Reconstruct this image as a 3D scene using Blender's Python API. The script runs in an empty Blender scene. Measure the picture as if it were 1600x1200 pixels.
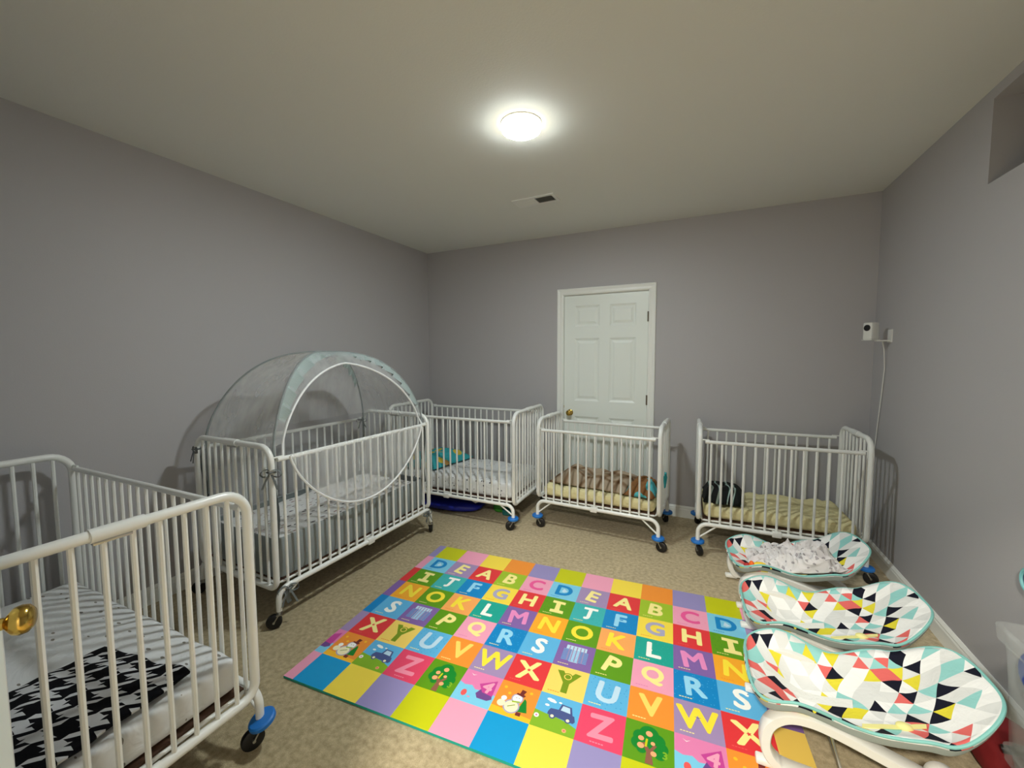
import bpy, bmesh, math, random
from mathutils import Vector, Matrix, noise
SC = bpy.context.scene
COL = SC.collection
random.seed(4)
PI = math.pi

# ------------------------------------------------------------------ camera, world, light, exposure
F, YAW, PIT, ROL = 633.3, -0.44521, -0.06852, -0.00353
CAMLOC = Vector((2.9112, 0.30, 1.4457))
cd = bpy.data.cameras.new('camera'); cam = bpy.data.objects.new('camera', cd); COL.objects.link(cam)
cd.sensor_width = 36; cd.sensor_fit = 'HORIZONTAL'; cd.lens = F / 1600 * 36; cd.clip_start = 0.02
fw = Vector((math.sin(YAW) * math.cos(PIT), math.cos(YAW) * math.cos(PIT), math.sin(PIT)))
rt = Vector((math.cos(YAW), -math.sin(YAW), 0)); up = rt.cross(fw)
r_ = math.cos(ROL) * rt + math.sin(ROL) * up; u_ = -math.sin(ROL) * rt + math.cos(ROL) * up
cam.matrix_world = Matrix(((r_.x, u_.x, -fw.x, CAMLOC.x), (r_.y, u_.y, -fw.y, CAMLOC.y), (r_.z, u_.z, -fw.z, CAMLOC.z), (0, 0, 0, 1)))
SC.camera = cam
w = bpy.data.worlds.new('world'); SC.world = w; w.use_nodes = True
w.node_tree.nodes['Background'].inputs[0].default_value = (.55, .65, .8, 1)
w.node_tree.nodes['Background'].inputs[1].default_value = .15
SC.view_settings.view_transform = 'Standard'; SC.view_settings.look = 'None'
SC.view_settings.gamma = 1; SC.view_settings.use_curve_mapping = False
SC.view_settings.exposure = 1.74
LAMP_STRENGTH = 95
HALL_POWER = 60
W, D, H, Y0 = 4.0296, 4.1599, 2.6217, 0.15      # room: left wall x=0, right wall x=W, back wall y=D, front wall y=Y0

# ------------------------------------------------------------------ materials
def lin(c):
    return tuple(((v / 255) / 12.92 if v / 255 <= .04045 else ((v / 255 + .055) / 1.055) ** 2.4) for v in c)
MATS = {}
def mat(name, rgb, rough=.5, metal=0, spec=.5, emit=0, bump=0, bscale=200, alpha=None, coat=0, sheen=0, var=0, vscale=5, trans=0):
    if name in MATS: return MATS[name]
    m = bpy.data.materials.new(name); MATS[name] = m; m.use_nodes = True
    nt = m.node_tree; N = nt.nodes; b = N['Principled BSDF']; c = lin(rgb) + (1,)
    b.inputs['Base Color'].default_value = c; b.inputs['Roughness'].default_value = rough
    b.inputs['Metallic'].default_value = metal; b.inputs['Specular IOR Level'].default_value = spec
    if coat: b.inputs['Coat Weight'].default_value = coat
    if sheen: b.inputs['Sheen Weight'].default_value = sheen
    if trans: b.inputs['Transmission Weight'].default_value = trans
    if emit:
        b.inputs['Emission Color'].default_value = c; b.inputs['Emission Strength'].default_value = emit
    if bump or var:
        tc = N.new('ShaderNodeTexCoord')
    if bump:
        n = N.new('ShaderNodeTexNoise'); n.inputs['Scale'].default_value = bscale; n.inputs['Detail'].default_value = 4
        bp = N.new('ShaderNodeBump'); bp.inputs['Strength'].default_value = bump; bp.inputs['Distance'].default_value = .004
        nt.links.new(tc.outputs['Object'], n.inputs['Vector'])
        nt.links.new(n.outputs[0], bp.inputs['Height']); nt.links.new(bp.outputs[0], b.inputs['Normal'])
    if var:
        n2 = N.new('ShaderNodeTexNoise'); n2.inputs['Scale'].default_value = vscale; n2.inputs['Detail'].default_value = 6
        nt.links.new(tc.outputs['Object'], n2.inputs['Vector'])
        mr = N.new('ShaderNodeMapRange'); mr.inputs[1].default_value = .3; mr.inputs[2].default_value = .7
        mr.inputs[3].default_value = 1 - var; mr.inputs[4].default_value = 1 + var
        nt.links.new(n2.outputs[0], mr.inputs[0])
        mx = N.new('ShaderNodeVectorMath'); mx.operation = 'SCALE'; mx.inputs[0].default_value = c[:3]
        nt.links.new(mr.outputs[0], mx.inputs['Scale']); nt.links.new(mx.outputs[0], b.inputs['Base Color'])
    if alpha is not None:
        b.inputs['Alpha'].default_value = alpha
    return m
def node(m, t, **kw):
    n = m.node_tree.nodes.new(t)
    for k, v in kw.items():
        if k.startswith('i_'): n.inputs[int(k[2:])].default_value = v
        else: setattr(n, k, v)
    return n
def ramp(m, stops, interp='CONSTANT'):
    r = node(m, 'ShaderNodeValToRGB'); r.color_ramp.interpolation = interp
    e = r.color_ramp.elements
    e[0].position, e[0].color = stops[0][0], lin(stops[0][1]) + (1,)
    e[1].position, e[1].color = stops[1][0], lin(stops[1][1]) + (1,)
    for p, c in stops[2:]:
        x = e.new(p); x.color = lin(c) + (1,)
    return r

wall_m = mat('wall_paint', (183, 181, 183), .6, bump=.10, bscale=160)
ceil_m = mat('ceiling_paint', (226, 228, 222), .8, bump=.12, bscale=120)
trim_m = mat('trim_paint', (243, 245, 240), .35)
door_m = mat('door_paint', (240, 246, 240), .35)
carpet_m = mat('carpet', (198, 184, 146), .95, bump=1.0, bscale=350, var=.10, vscale=4, sheen=.3, spec=.1)
crib_m = mat('crib_enamel', (242, 244, 240), .28, coat=.3)
brass_m = mat('brass', (196, 164, 84), .18, metal=1)
steel_m = mat('zinc_steel', (190, 190, 186), .3, metal=1)
black_m = mat('black_rubber', (16, 16, 18), .5)
blue_m = mat('blue_plastic', (32, 118, 205), .45)
brown_m = mat('brown_board', (74, 48, 32), .6)
white_pl = mat('white_plastic', (232, 233, 228), .35)
grey_pl = mat('grey_plastic', (120, 138, 138), .4)
teal_m = mat('teal_binding', (132, 196, 190), .7)
skirt_m = mat('grey_underside', (150, 160, 155), .8)
grey_fab = mat('grey_polyester', (142, 150, 150), .7, bump=.3, bscale=60)
band_fab = mat('pleated_grey_fabric', (160, 174, 172), .7)
grey_tie = mat('grey_ribbon', (112, 118, 118), .7)
zip_m = mat('white_zipper_tape', (240, 242, 242), .6)

def carpet_detail(m):
    nt = m.node_tree; b = nt.nodes['Principled BSDF']
    tc = node(m, 'ShaderNodeTexCoord'); n = node(m, 'ShaderNodeTexNoise'); n.inputs['Scale'].default_value = 260; n.inputs['Detail'].default_value = 5
    n3 = node(m, 'ShaderNodeTexNoise'); n3.inputs['Scale'].default_value = 45; n3.inputs['Detail'].default_value = 5
    nt.links.new(tc.outputs['Object'], n.inputs['Vector']); nt.links.new(tc.outputs['Object'], n3.inputs['Vector'])
    r = ramp(m, [(.3, (182, 162, 124)), (.68, (218, 202, 164))], 'LINEAR')
    r3 = ramp(m, [(.3, (205, 200, 190)), (.7, (255, 255, 255))], 'LINEAR')
    nt.links.new(n.outputs[0], r.inputs[0]); nt.links.new(n3.outputs[0], r3.inputs[0])
    old = b.inputs['Base Color'].links[0].from_node
    mx = node(m, 'ShaderNodeMix', data_type='RGBA'); mx.inputs[0].default_value = .55
    nt.links.new(old.outputs[0], mx.inputs[6]); nt.links.new(r.outputs[0], mx.inputs[7])
    m2 = node(m, 'ShaderNodeMix', data_type='RGBA', blend_type='MULTIPLY'); m2.inputs[0].default_value = 1
    nt.links.new(mx.outputs[2], m2.inputs[6]); nt.links.new(r3.outputs[0], m2.inputs[7])
    nt.links.new(m2.outputs[2], b.inputs['Base Color'])
carpet_detail(carpet_m)

def gauze(name, rgb, dens):
    m = bpy.data.materials.new(name); m.use_nodes = True; nt = m.node_tree; nt.nodes.remove(nt.nodes['Principled BSDF'])
    out = nt.nodes['Material Output']
    t = node(m, 'ShaderNodeBsdfTransparent'); d = node(m, 'ShaderNodeBsdfDiffuse'); d.inputs[0].default_value = lin(rgb) + (1,)
    tl = node(m, 'ShaderNodeBsdfTranslucent'); tl.inputs[0].default_value = lin(rgb) + (1,)
    a = node(m, 'ShaderNodeMixShader'); a.inputs[0].default_value = .45
    nt.links.new(d.outputs[0], a.inputs[1]); nt.links.new(tl.outputs[0], a.inputs[2])
    mx = node(m, 'ShaderNodeMixShader')
    tc = node(m, 'ShaderNodeTexCoord'); n = node(m, 'ShaderNodeTexNoise'); n.inputs['Scale'].default_value = 9; n.inputs['Detail'].default_value = 3
    mp = node(m, 'ShaderNodeMapping'); mp.inputs['Scale'].default_value = (1, 1, .25)
    nt.links.new(tc.outputs['Object'], mp.inputs[0]); nt.links.new(mp.outputs[0], n.inputs['Vector'])
    mr = node(m, 'ShaderNodeMapRange'); mr.inputs[1].default_value = .35; mr.inputs[2].default_value = .7
    mr.inputs[3].default_value = dens * .75; mr.inputs[4].default_value = min(1, dens * 1.35)
    nt.links.new(n.outputs[0], mr.inputs[0]); nt.links.new(mr.outputs[0], mx.inputs[0])
    nt.links.new(t.outputs[0], mx.inputs[1]); nt.links.new(a.outputs[0], mx.inputs[2]); nt.links.new(mx.outputs[0], out.inputs[0])
    return m
gauze_m = gauze('white_gauze', (246, 249, 249), .30)
gauze_flap = gauze('flap_gauze', (248, 250, 250), .36)
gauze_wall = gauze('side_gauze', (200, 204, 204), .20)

def print_fabric(name, base, ink, scale, thr, ink2=None, stretch=(1, 1, 1), wr=.35):
    m = mat(name, base, .85, spec=.2); nt = m.node_tree; b = nt.nodes['Principled BSDF']
    tc = node(m, 'ShaderNodeTexCoord'); mp = node(m, 'ShaderNodeMapping'); mp.inputs['Scale'].default_value = stretch; mp.inputs['Rotation'].default_value = (0, 0, .5)
    v = node(m, 'ShaderNodeTexVoronoi'); v.inputs['Scale'].default_value = scale; v.inputs['Randomness'].default_value = .6
    nz = node(m, 'ShaderNodeTexNoise'); nz.inputs['Scale'].default_value = scale * 2
    ad = node(m, 'ShaderNodeVectorMath', operation='MULTIPLY_ADD'); ad.inputs[1].default_value = (.02,) * 3
    nt.links.new(tc.outputs['Object'], mp.inputs[0]); nt.links.new(tc.outputs['Object'], nz.inputs['Vector'])
    nt.links.new(nz.outputs[1], ad.inputs[0]); nt.links.new(mp.outputs[0], ad.inputs[2]); nt.links.new(ad.outputs[0], v.inputs['Vector'])
    lt = node(m, 'ShaderNodeMath', operation='LESS_THAN'); lt.inputs[1].default_value = thr
    nt.links.new(v.outputs['Distance'], lt.inputs[0])
    mx = node(m, 'ShaderNodeMix', data_type='RGBA'); nt.links.new(lt.outputs[0], mx.inputs[0])
    mx.inputs[6].default_value = lin(base) + (1,); mx.inputs[7].default_value = lin(ink) + (1,)
    if ink2:
        sp = node(m, 'ShaderNodeSeparateColor'); nt.links.new(v.outputs['Color'], sp.inputs[0])
        g = node(m, 'ShaderNodeMath', operation='GREATER_THAN'); g.inputs[1].default_value = .5; nt.links.new(sp.outputs[0], g.inputs[0])
        m3 = node(m, 'ShaderNodeMix', data_type='RGBA'); m3.inputs[6].default_value = lin(ink) + (1,); m3.inputs[7].default_value = lin(ink2) + (1,)
        nt.links.new(g.outputs[0], m3.inputs[0]); nt.links.new(m3.outputs[2], mx.inputs[7])
    nt.links.new(mx.outputs[2], b.inputs['Base Color'])
    n2 = node(m, 'ShaderNodeTexNoise'); n2.inputs['Scale'].default_value = 9; n2.inputs['Detail'].default_value = 3; n2.inputs['Distortion'].default_value = 1
    bp = node(m, 'ShaderNodeBump'); bp.inputs['Strength'].default_value = wr; bp.inputs['Distance'].default_value = .03
    nt.links.new(tc.outputs['Object'], n2.inputs['Vector']); nt.links.new(n2.outputs[0], bp.inputs['Height']); nt.links.new(bp.outputs[0], b.inputs['Normal'])
    return m
sheet_bird = print_fabric('bird_print_sheet', (228, 230, 230), (140, 136, 128), 11, .125, stretch=(1, 2.2, 1))
sheet_dot = print_fabric('dot_print_sheet', (228, 230, 230), (70, 72, 84), 26, .19)
sheet_grey = print_fabric('grey_motif_sheet', (222, 222, 220), (110, 106, 108), 17, .27, ink2=(170, 152, 148), stretch=(1, 2, 1))
sheet_yel = print_fabric('yellow_sheet', (232, 222, 172), (236, 226, 180), 20, .05, wr=.8)
print_grey = print_fabric('grey_print_blanket', (220, 218, 219), (164, 160, 164), 30, .27, ink2=(200, 194, 194), wr=1)

# ------------------------------------------------------------------ mesh helpers
def new_obj(name, me, m=None, parent=None, loc=None):
    o = bpy.data.objects.new(name, me); COL.objects.link(o)
    if m and me and len(me.materials) == 0: me.materials.append(m)
    if parent: o.parent = parent
    if loc: o.location = loc
    return o
def bm_obj(name, bm, m, parent=None, smooth=True, loc=None):
    me = bpy.data.meshes.new(name); bmesh.ops.recalc_face_normals(bm, faces=bm.faces); bm.to_mesh(me); bm.free()
    if smooth:
        me.polygons.foreach_set('use_smooth', [True] * len(me.polygons))
        try: me.set_sharp_from_angle(angle=math.radians(40))
        except Exception: pass
    for x in (m if isinstance(m, (list, tuple)) else [m]): me.materials.append(x)
    return new_obj(name, me, None, parent, loc)
def tag(o, label=None, cat=None, group=None, kind=None):
    if label: o['label'] = label
    if cat: o['category'] = cat
    if group: o['group'] = group
    if kind: o['kind'] = kind
    return o
def empty(name, loc, rz=0, **kw):
    o = bpy.data.objects.new(name, None); COL.objects.link(o); o.location = loc; o.rotation_euler = (0, 0, rz); o.empty_display_size = .1
    tag(o, **kw); return o
def box(bm, x0, x1, y0, y1, z0, z1, bev=0, seg=2):
    vs = [bm.verts.new((x, y, z)) for x in (x0, x1) for y in (y0, y1) for z in (z0, z1)]
    fs = [(0, 1, 3, 2), (4, 6, 7, 5), (0, 4, 5, 1), (2, 3, 7, 6), (0, 2, 6, 4), (1, 5, 7, 3)]
    f = [bm.faces.new([vs[i] for i in q]) for q in fs]
    if bev:
        bmesh.ops.recalc_face_normals(bm, faces=f)
        es = list({e for q in f for e in q.edges})
        bmesh.ops.bevel(bm, geom=es, offset=bev, segments=seg, profile=.5, affect='EDGES')
def frames(pts, closed):
    P = [Vector(p) for p in pts]; n = len(P); T = []
    for i in range(n):
        a = P[(i - 1) % n] if (closed or i > 0) else P[i]; b = P[(i + 1) % n] if (closed or i < n - 1) else P[i]
        T.append((b - a).normalized())
    nrm = T[0].orthogonal().normalized(); out = []
    for i in range(n):
        nrm = (nrm - T[i] * nrm.dot(T[i])).normalized(); out.append((P[i], nrm.copy(), T[i].cross(nrm)))
    return out
def tube(bm, pts, r, seg=10, closed=False, caps=True, rfun=None):
    fr = frames(pts, closed); rings = []
    for i, (p, a, b) in enumerate(fr):
        rr = rfun(i / (len(fr) - 1)) if rfun else r
        rings.append([bm.verts.new(p + (a * math.cos(2 * PI * k / seg) + b * math.sin(2 * PI * k / seg)) * rr) for k in range(seg)])
    n = len(rings)
    for i in range(n if closed else n - 1):
        A, B = rings[i], rings[(i + 1) % n]
        sh = 0
        if closed and i == n - 1:
            sh = min(range(seg), key=lambda s: (A[0].co - B[s].co).length)
        for k in range(seg):
            bm.faces.new((A[k], A[(k + 1) % seg], B[(k + 1 + sh) % seg], B[(k + sh) % seg]))
    if caps and not closed:
        bm.faces.new(rings[0][::-1]); bm.faces.new(rings[-1])
def fillet(pts, r, closed=False, seg=6):
    P = [Vector(p) for p in pts]; n = len(P); out = []
    for i in range(n):
        if not closed and i in (0, n - 1): out.append(P[i]); continue
        a, b, c = P[i - 1], P[i], P[(i + 1) % n]
        rr = r[i] if isinstance(r, (list, tuple)) else r
        d1 = (a - b).normalized(); d2 = (c - b).normalized(); ang = d1.angle(d2)
        if ang > 3.1 or rr == 0: out.append(b); continue
        t = min(rr / math.tan(ang / 2), (a - b).length * .49, (c - b).length * .49)
        p1 = b + d1 * t; p2 = b + d2 * t
        ctr = b + (d1 + d2).normalized() * (t / math.cos(ang / 2))
        v1 = p1 - ctr; v2 = p2 - ctr; tot = v1.angle(v2)
        for k in range(seg + 1):
            f = k / seg; out.append(ctr + (v1 * math.sin((1 - f) * tot) + v2 * math.sin(f * tot)) / math.sin(tot))
    return out
def lathe(bm, prof, seg=24, axis='z', origin=(0, 0, 0), rot=None):
    M = rot or Matrix.Identity(3); o = Vector(origin); rings = []
    for r, z in prof:
        rings.append([bm.verts.new(o + M @ Vector((r * math.cos(2 * PI * k / seg), r * math.sin(2 * PI * k / seg), z))) for k in range(seg)])
    for A, B in zip(rings, rings[1:]):
        for k in range(seg): bm.faces.new((A[k], A[(k + 1) % seg], B[(k + 1) % seg], B[k]))
    bm.faces.new(rings[0][::-1]); bm.faces.new(rings[-1])
def ribbon(bm, pts, wdt, nrm=None, th=.0015):
    # flat strip following pts, wdt measured along nrm
    fr = frames(pts, False); rows = []
    for p, a, b in fr:
        d = Vector(nrm).normalized() if nrm else a
        t = (b if not nrm else a.cross(b).cross(d)).normalized() * th
        rows.append([bm.verts.new(p + s * d * wdt / 2 + q * t) for s, q in ((-1, -.5), (1, -.5), (1, .5), (-1, .5))])
    for A, B in zip(rows, rows[1:]):
        for k in range(4): bm.faces.new((A[k], A[(k + 1) % 4], B[(k + 1) % 4], B[k]))
    bm.faces.new(rows[0][::-1]); bm.faces.new(rows[-1])
def grid(bm, nu, nv, fn, uvn=None, mat_index=0):
    uvl = bm.loops.layers.uv.verify() if uvn else None
    V = [[bm.verts.new(fn(i / nu, j / nv)) for j in range(nv + 1)] for i in range(nu + 1)]
    for i in range(nu):
        for j in range(nv):
            f = bm.faces.new((V[i][j], V[i + 1][j], V[i + 1][j + 1], V[i][j + 1])); f.material_index = mat_index
            if uvn:
                for l, (a, b) in zip(f.loops, ((i, j), (i + 1, j), (i + 1, j + 1), (i, j + 1))): l[uvl].uv = uvn(a / nu, b / nv)
    return V
def solidify(o, th, off=-1):
    m = o.modifiers.new('thickness', 'SOLIDIFY'); m.thickness = th; m.offset = off; return o
CACHE = {}
def part(name, key, fn, m, parent, loc=None, smooth=True, rz=0):
    if key in CACHE:
        o = new_obj(name, CACHE[key], None, parent, loc)
    else:
        bm = bmesh.new(); fn(bm); o = bm_obj(name, bm, m, parent, smooth, loc); CACHE[key] = o.data
    if rz: o.rotation_euler = (0, 0, rz)
    return o

# ------------------------------------------------------------------ room
def structure(name, fn, m, smooth=False):
    bm = bmesh.new(); fn(bm); o = bm_obj(name, bm, m, None, smooth); o['kind'] = 'structure'; return o
structure('floor', lambda b: box(b, -.15, W + .5, -2.2, D + .15, -.1, 0), carpet_m)
structure('ceiling', lambda b: box(b, -.15, W + .5, -2.2, D + .15, H, H + .12), ceil_m)
structure('wall_left', lambda b: box(b, -.15, 0, -2.2, D + .15, 0, H), wall_m)
DX0, DX1, DZ = 1.6424, 2.4331, 2.03
def back(b):
    box(b, 0, DX0 - .018, D, D + .13, 0, H); box(b, DX1 + .018, W, D, D + .13, 0, H); box(b, DX0 - .018, DX1 + .018, D, D + .13, DZ + .018, H)
structure('wall_back', back, wall_m)
WY0, WY1, WZ0, WZ1 = 2.02, 2.905, 2.205, 2.572
def right(b):
    box(b, W, W + .34, Y0 - .12, WY0, 0, H); box(b, W, W + .34, WY1, D + .13, 0, H)
    box(b, W, W + .34, WY0, WY1, 0, WZ0); box(b, W, W + .34, WY0, WY1, WZ1, H)
structure('wall_right', right, wall_m)
OX0, OX1, OZ = 2.30, 3.20, 2.06
def front(b):
    box(b, 0, OX0, Y0 - .12, Y0, 0, H); box(b, OX1, W, Y0 - .12, Y0, 0, H); box(b, OX0, OX1, Y0 - .12, Y0, OZ, H)
structure('wall_front', front, wall_m)
def hall(b):
    box(b, -.15, W + .5, -2.32, -2.2, 0, H); box(b, W, W + .12, -2.2, Y0 - .12, 0, H)
structure('wall_hall', hall, wall_m)
# window recess
wr = structure('window_1', lambda b: (box(b, W + .27, W + .30, WY0, WY1, WZ0, WZ0 + .04), box(b, W + .27, W + .30, WY0, WY1, WZ1 - .04, WZ1),
                               box(b, W + .27, W + .30, WY0, WY0 + .04, WZ0 + .04, WZ1 - .04), box(b, W + .27, W + .30, WY1 - .04, WY1, WZ0 + .04, WZ1 - .04)), trim_m)
bm = bmesh.new(); box(bm, W + .28, W + .286, WY0 + .04, WY1 - .04, WZ0 + .04, WZ1 - .04)
bm_obj('pane', bm, mat('dark_glass', (30, 34, 40), .08), wr, False)
bm = bmesh.new(); box(bm, W + .02, W + .26, WY0 + .1, 2.66, WZ0, WZ0 + .018)
bm_obj('window_sill', bm, trim_m, wr, False)
# baseboards with a moulded top
def baseboard(name, p0, p1, inward):
    p0 = Vector(p0 + (0,)); p1 = Vector(p1 + (0,)); n = Vector(inward + (0,))
    prof = [(0, 0), (.014, 0), (.014, .072), (.011, .082), (.012, .088), (.006, .1), (.004, .104), (0, .104)]
    bm = bmesh.new(); A = [bm.verts.new(p0 + n * a + Vector((0, 0, z))) for a, z in prof]; B = [bm.verts.new(p1 + n * a + Vector((0, 0, z))) for a, z in prof]
    k = len(prof)
    for i in range(k): bm.faces.new((A[i], A[(i + 1) % k], B[(i + 1) % k], B[i]))
    bm.faces.new(A[::-1]); bm.faces.new(B)
    o = bm_obj(name, bm, trim_m, None, False); o['kind'] = 'structure'
baseboard('baseboard_left', (0, Y0), (0, D), (1, 0))
baseboard('baseboard_back', (.015, D), (DX0 - .075, D), (0, -1))
baseboard('baseboard_back_right', (DX1 + .075, D), (W - .015, D), (0, -1))
baseboard('baseboard_right', (W, Y0), (W, D), (-1, 0))

def six_panel(bm, w_, h_, t, two_sided=False):
    # slab spans x 0..w, z 0..h, front face at y=0 looking to -y, back at y=t
    st, mu = .105, .095; pw = (w_ - 2 * st - mu) / 2
    cols = [(st, st + pw), (st + pw + mu, w_ - st)]; rows = [(.22, .85), (1.005, 1.615), (1.73, 1.93)]
    def face(y, s):
        xs = [0, cols[0][0], cols[0][1], cols[1][0], cols[1][1], w_]; zs = [.012, rows[0][0], rows[0][1], rows[1][0], rows[1][1], rows[2][0], rows[2][1], h_]
        for i in range(5):
            for j in range(7):
                x0, x1, z0, z1 = xs[i], xs[i + 1], zs[j], zs[j + 1]
                if i in (1, 3) and j in (1, 3, 5):
                    rings = []
                    for ins, dp in ((0, 0), (.004, .003), (.018, .010), (.026, .010), (.048, .002)):
                        rings.append([bm.verts.new((x, y + s * dp, z)) for x, z in ((x0 + ins, z0 + ins), (x1 - ins, z0 + ins), (x1 - ins, z1 - ins), (x0 + ins, z1 - ins))])
                    for A, B in zip(rings, rings[1:]):
                        for k in range(4): bm.faces.new((A[k], A[(k + 1) % 4], B[(k + 1) % 4], B[k]))
                    bm.faces.new(rings[-1])
                else:
                    bm.faces.new([bm.verts.new(p) for p in ((x0, y, z0), (x1, y, z0), (x1, y, z1), (x0, y, z1))])
    face(0, 1); face(t, -1)
    for q in (((0, 0, .012), (0, t, .012), (0, t, h_), (0, 0, h_)), ((w_, 0, .012), (w_, t, .012), (w_, t, h_), (w_, 0, h_)),
              ((0, 0, h_), (w_, 0, h_), (w_, t, h_), (0, t, h_)), ((0, 0, .012), (w_, 0, .012), (w_, t, .012), (0, t, .012))):
        bm.faces.new([bm.verts.new(p) for p in q])
    bmesh.ops.remove_doubles(bm, verts=bm.verts, dist=1e-5)
def knob(parent, loc, ny):
    R = Matrix.Rotation(-PI / 2 * ny, 3, 'X')      # local z -> +-y
    bm = bmesh.new(); lathe(bm, [(.031, 0), (.031, .004), (.024, .009), (.012, .012), (.011, .026), (.016, .03), (.0255, .038), (.028, .047), (.026, .057), (.018, .064), (.006, .066)], 28, rot=R)
    return bm_obj('door_knob', bm, brass_m, parent, True, loc)
d = empty('door_1', (DX0, D + .012, 0)); d['kind'] = 'structure'
bm = bmesh.new(); six_panel(bm, DX1 - DX0, DZ, .035); bm_obj('door_leaf', bm, door_m, d, False)
knob(d, (.062, .0, .885), -1)
for z in (.25, 1.04, 1.80):
    bm = bmesh.new(); tube(bm, [(0, 0, z - .045), (0, 0, z + .045)], .0085, 10); bm_obj('hinge', bm, mat('aged_hinge_steel', (120, 112, 100), .4, metal=.8), d, True, (DX1 - DX0 + .001, -.010, 0))
bm = bmesh.new(); box(bm, -.012, 0, -.004, .02, .93, .955); bm_obj('strike_plate', bm, brass_m, d, False)
def casing(b):
    prof = [(0, 0), (0, .014), (.012, .018), (.03, .016), (.05, .02), (.058, .018), (.062, 0)]
    for mirror in (0, 1):
        xs = (lambda a: DX0 - .008 - a) if not mirror else (lambda a: DX1 + .008 + a)
        A = [b.verts.new((xs(a), D - t, 0)) for a, t in prof]; B = [b.verts.new((xs(a), D - t, DZ + .008 + a)) for a, t in prof]
        for i in range(len(prof) - 1): b.faces.new((A[i], A[i + 1], B[i + 1], B[i]))
    A = [b.verts.new((DX0 - .008 - a, D - t, DZ + .008 + a)) for a, t in prof]; B = [b.verts.new((DX1 + .008 + a, D - t, DZ + .008 + a)) for a, t in prof]
    for i in range(len(prof) - 1): b.faces.new((A[i], A[i + 1], B[i + 1], B[i]))
    box(b, DX0 - .018, DX0 - .003, D - .0, D + .13, 0, DZ + .003); box(b, DX1 + .003, DX1 + .018, D, D + .13, 0, DZ + .003); box(b, DX0 - .018, DX1 + .018, D, D + .13, DZ + .003, DZ + .018)
structure('trim_door', casing, trim_m)
structure('wall_closet', lambda b: box(b, DX0 - .1, DX1 + .1, D + .131, D + .15, 0, H), wall_m)
# open door leaf that the photographer stands beside
hx, hy, ex, ey = 2.285, .185, 1.639, .562
d2 = empty('door_2', (ex, ey, 0), math.atan2(hy - ey, hx - ex)); d2['kind'] = 'structure'
bm = bmesh.new(); six_panel(bm, math.hypot(hx - ex, hy - ey), DZ, .035)
o = bm_obj('door_leaf', bm, door_m, d2, False); o.location = (0, -.035, 0)
knob(d2, (.062, -.035, .935), -1); knob(d2, (.062, 0, .935), 1)
def casing2(b):
    box(b, OX0 - .07, OX0, Y0, Y0 + .016, 0, OZ + .07); box(b, OX1, OX1 + .07, Y0, Y0 + .016, 0, OZ + .07); box(b, OX0, OX1, Y0, Y0 + .016, OZ, OZ + .07)
structure('trim_doorway', casing2, trim_m)

# ceiling lamp
def lamp(name, x, y, strength, r=.102, label=None):
    t = empty(name, (x, y, H), label=label, cat='ceiling light')
    bm = bmesh.new(); lathe(bm, [(r + .003, 0), (r + .003, -.004), (r + .001, -.006), (r - .004, -.006)], 48); bm_obj('lamp_rim', bm, white_pl, t)
    bm = bmesh.new(); lathe(bm, [(r, -.005), (r, -.026), (r - .004, -.031), (r - .0045, -.006)], 48); bm_obj('lamp_side', bm, mat('lamp_side_glow', (255, 248, 226), .5, emit=strength * .035), t)
    bm = bmesh.new(); lathe(bm, [(r - .003, -.030), (r - .008, -.034), (r - .03, -.036), (.001, -.037)], 48)
    bm_obj('lamp_diffuser', bm, mat('lamp_glow', (243, 252, 253), .5, emit=strength), t)
lamp('ceiling_lamp', 2.035, 2.255, LAMP_STRENGTH, label='round white flush ceiling lamp, switched on, in the middle of the ceiling')
hl = bpy.data.lights.new('hall_lamp_bulb', 'AREA'); hl.shape = 'DISK'; hl.size = .25; hl.energy = HALL_POWER; hl.color = (1, .92, .78)
ho = bpy.data.objects.new('hall_lamp_bulb', hl); COL.objects.link(ho); ho.location = (2.7, -.9, H - .06)
# vent
v = empty('ceiling_vent', (1.72, 3.225, H), -.03, label='small white rectangular air vent in the ceiling behind the lamp', cat='vent')
bm = bmesh.new()
for a in ((-.17, .17, -.075, -.05), (-.17, .17, .05, .075), (-.17, -.145, -.05, .05), (.145, .17, -.05, .05), (-.008, .008, -.05, .05)): box(bm, a[0], a[1], a[2], a[3], -.007, 0)
bm_obj('vent_frame', bm, white_pl, v, False)
bm = bmesh.new(); box(bm, -.145, .145, -.05, .05, -.0012, -.0002); bm_obj('vent_dark_plate', bm, mat('painted_duct_shade', (60, 62, 55), .8), v, False)  # flat plate, no opening; the duct's shade is put into its dark colour
for s, a in ((-1, -.9), (1, .9)):
    bm = bmesh.new()
    for k in range(11):
        x = s * .0765 + (k - 5) * .0125; dx = math.sin(a) * .0085
        q = [(x - dx, -.05, -.002), (x + dx, -.05, -.008), (x + dx, .05, -.008), (x - dx, .05, -.002)]
        q2 = [(p[0] + .001, p[1], p[2]) for p in q]
        A = [bm.verts.new(p) for p in q]; B = [bm.verts.new(p) for p in q2]
        bm.faces.new(A); bm.faces.new(B[::-1])
        for i in range(4): bm.faces.new((A[i], A[(i + 1) % 4], B[(i + 1) % 4], B[i]))
    bm_obj('louvre', bm, white_pl if s < 0 else mat('louvre_painted_shade', (120, 120, 112), .6), v, False)  # right bank is white plastic too; its shaded look is painted in grey

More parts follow.
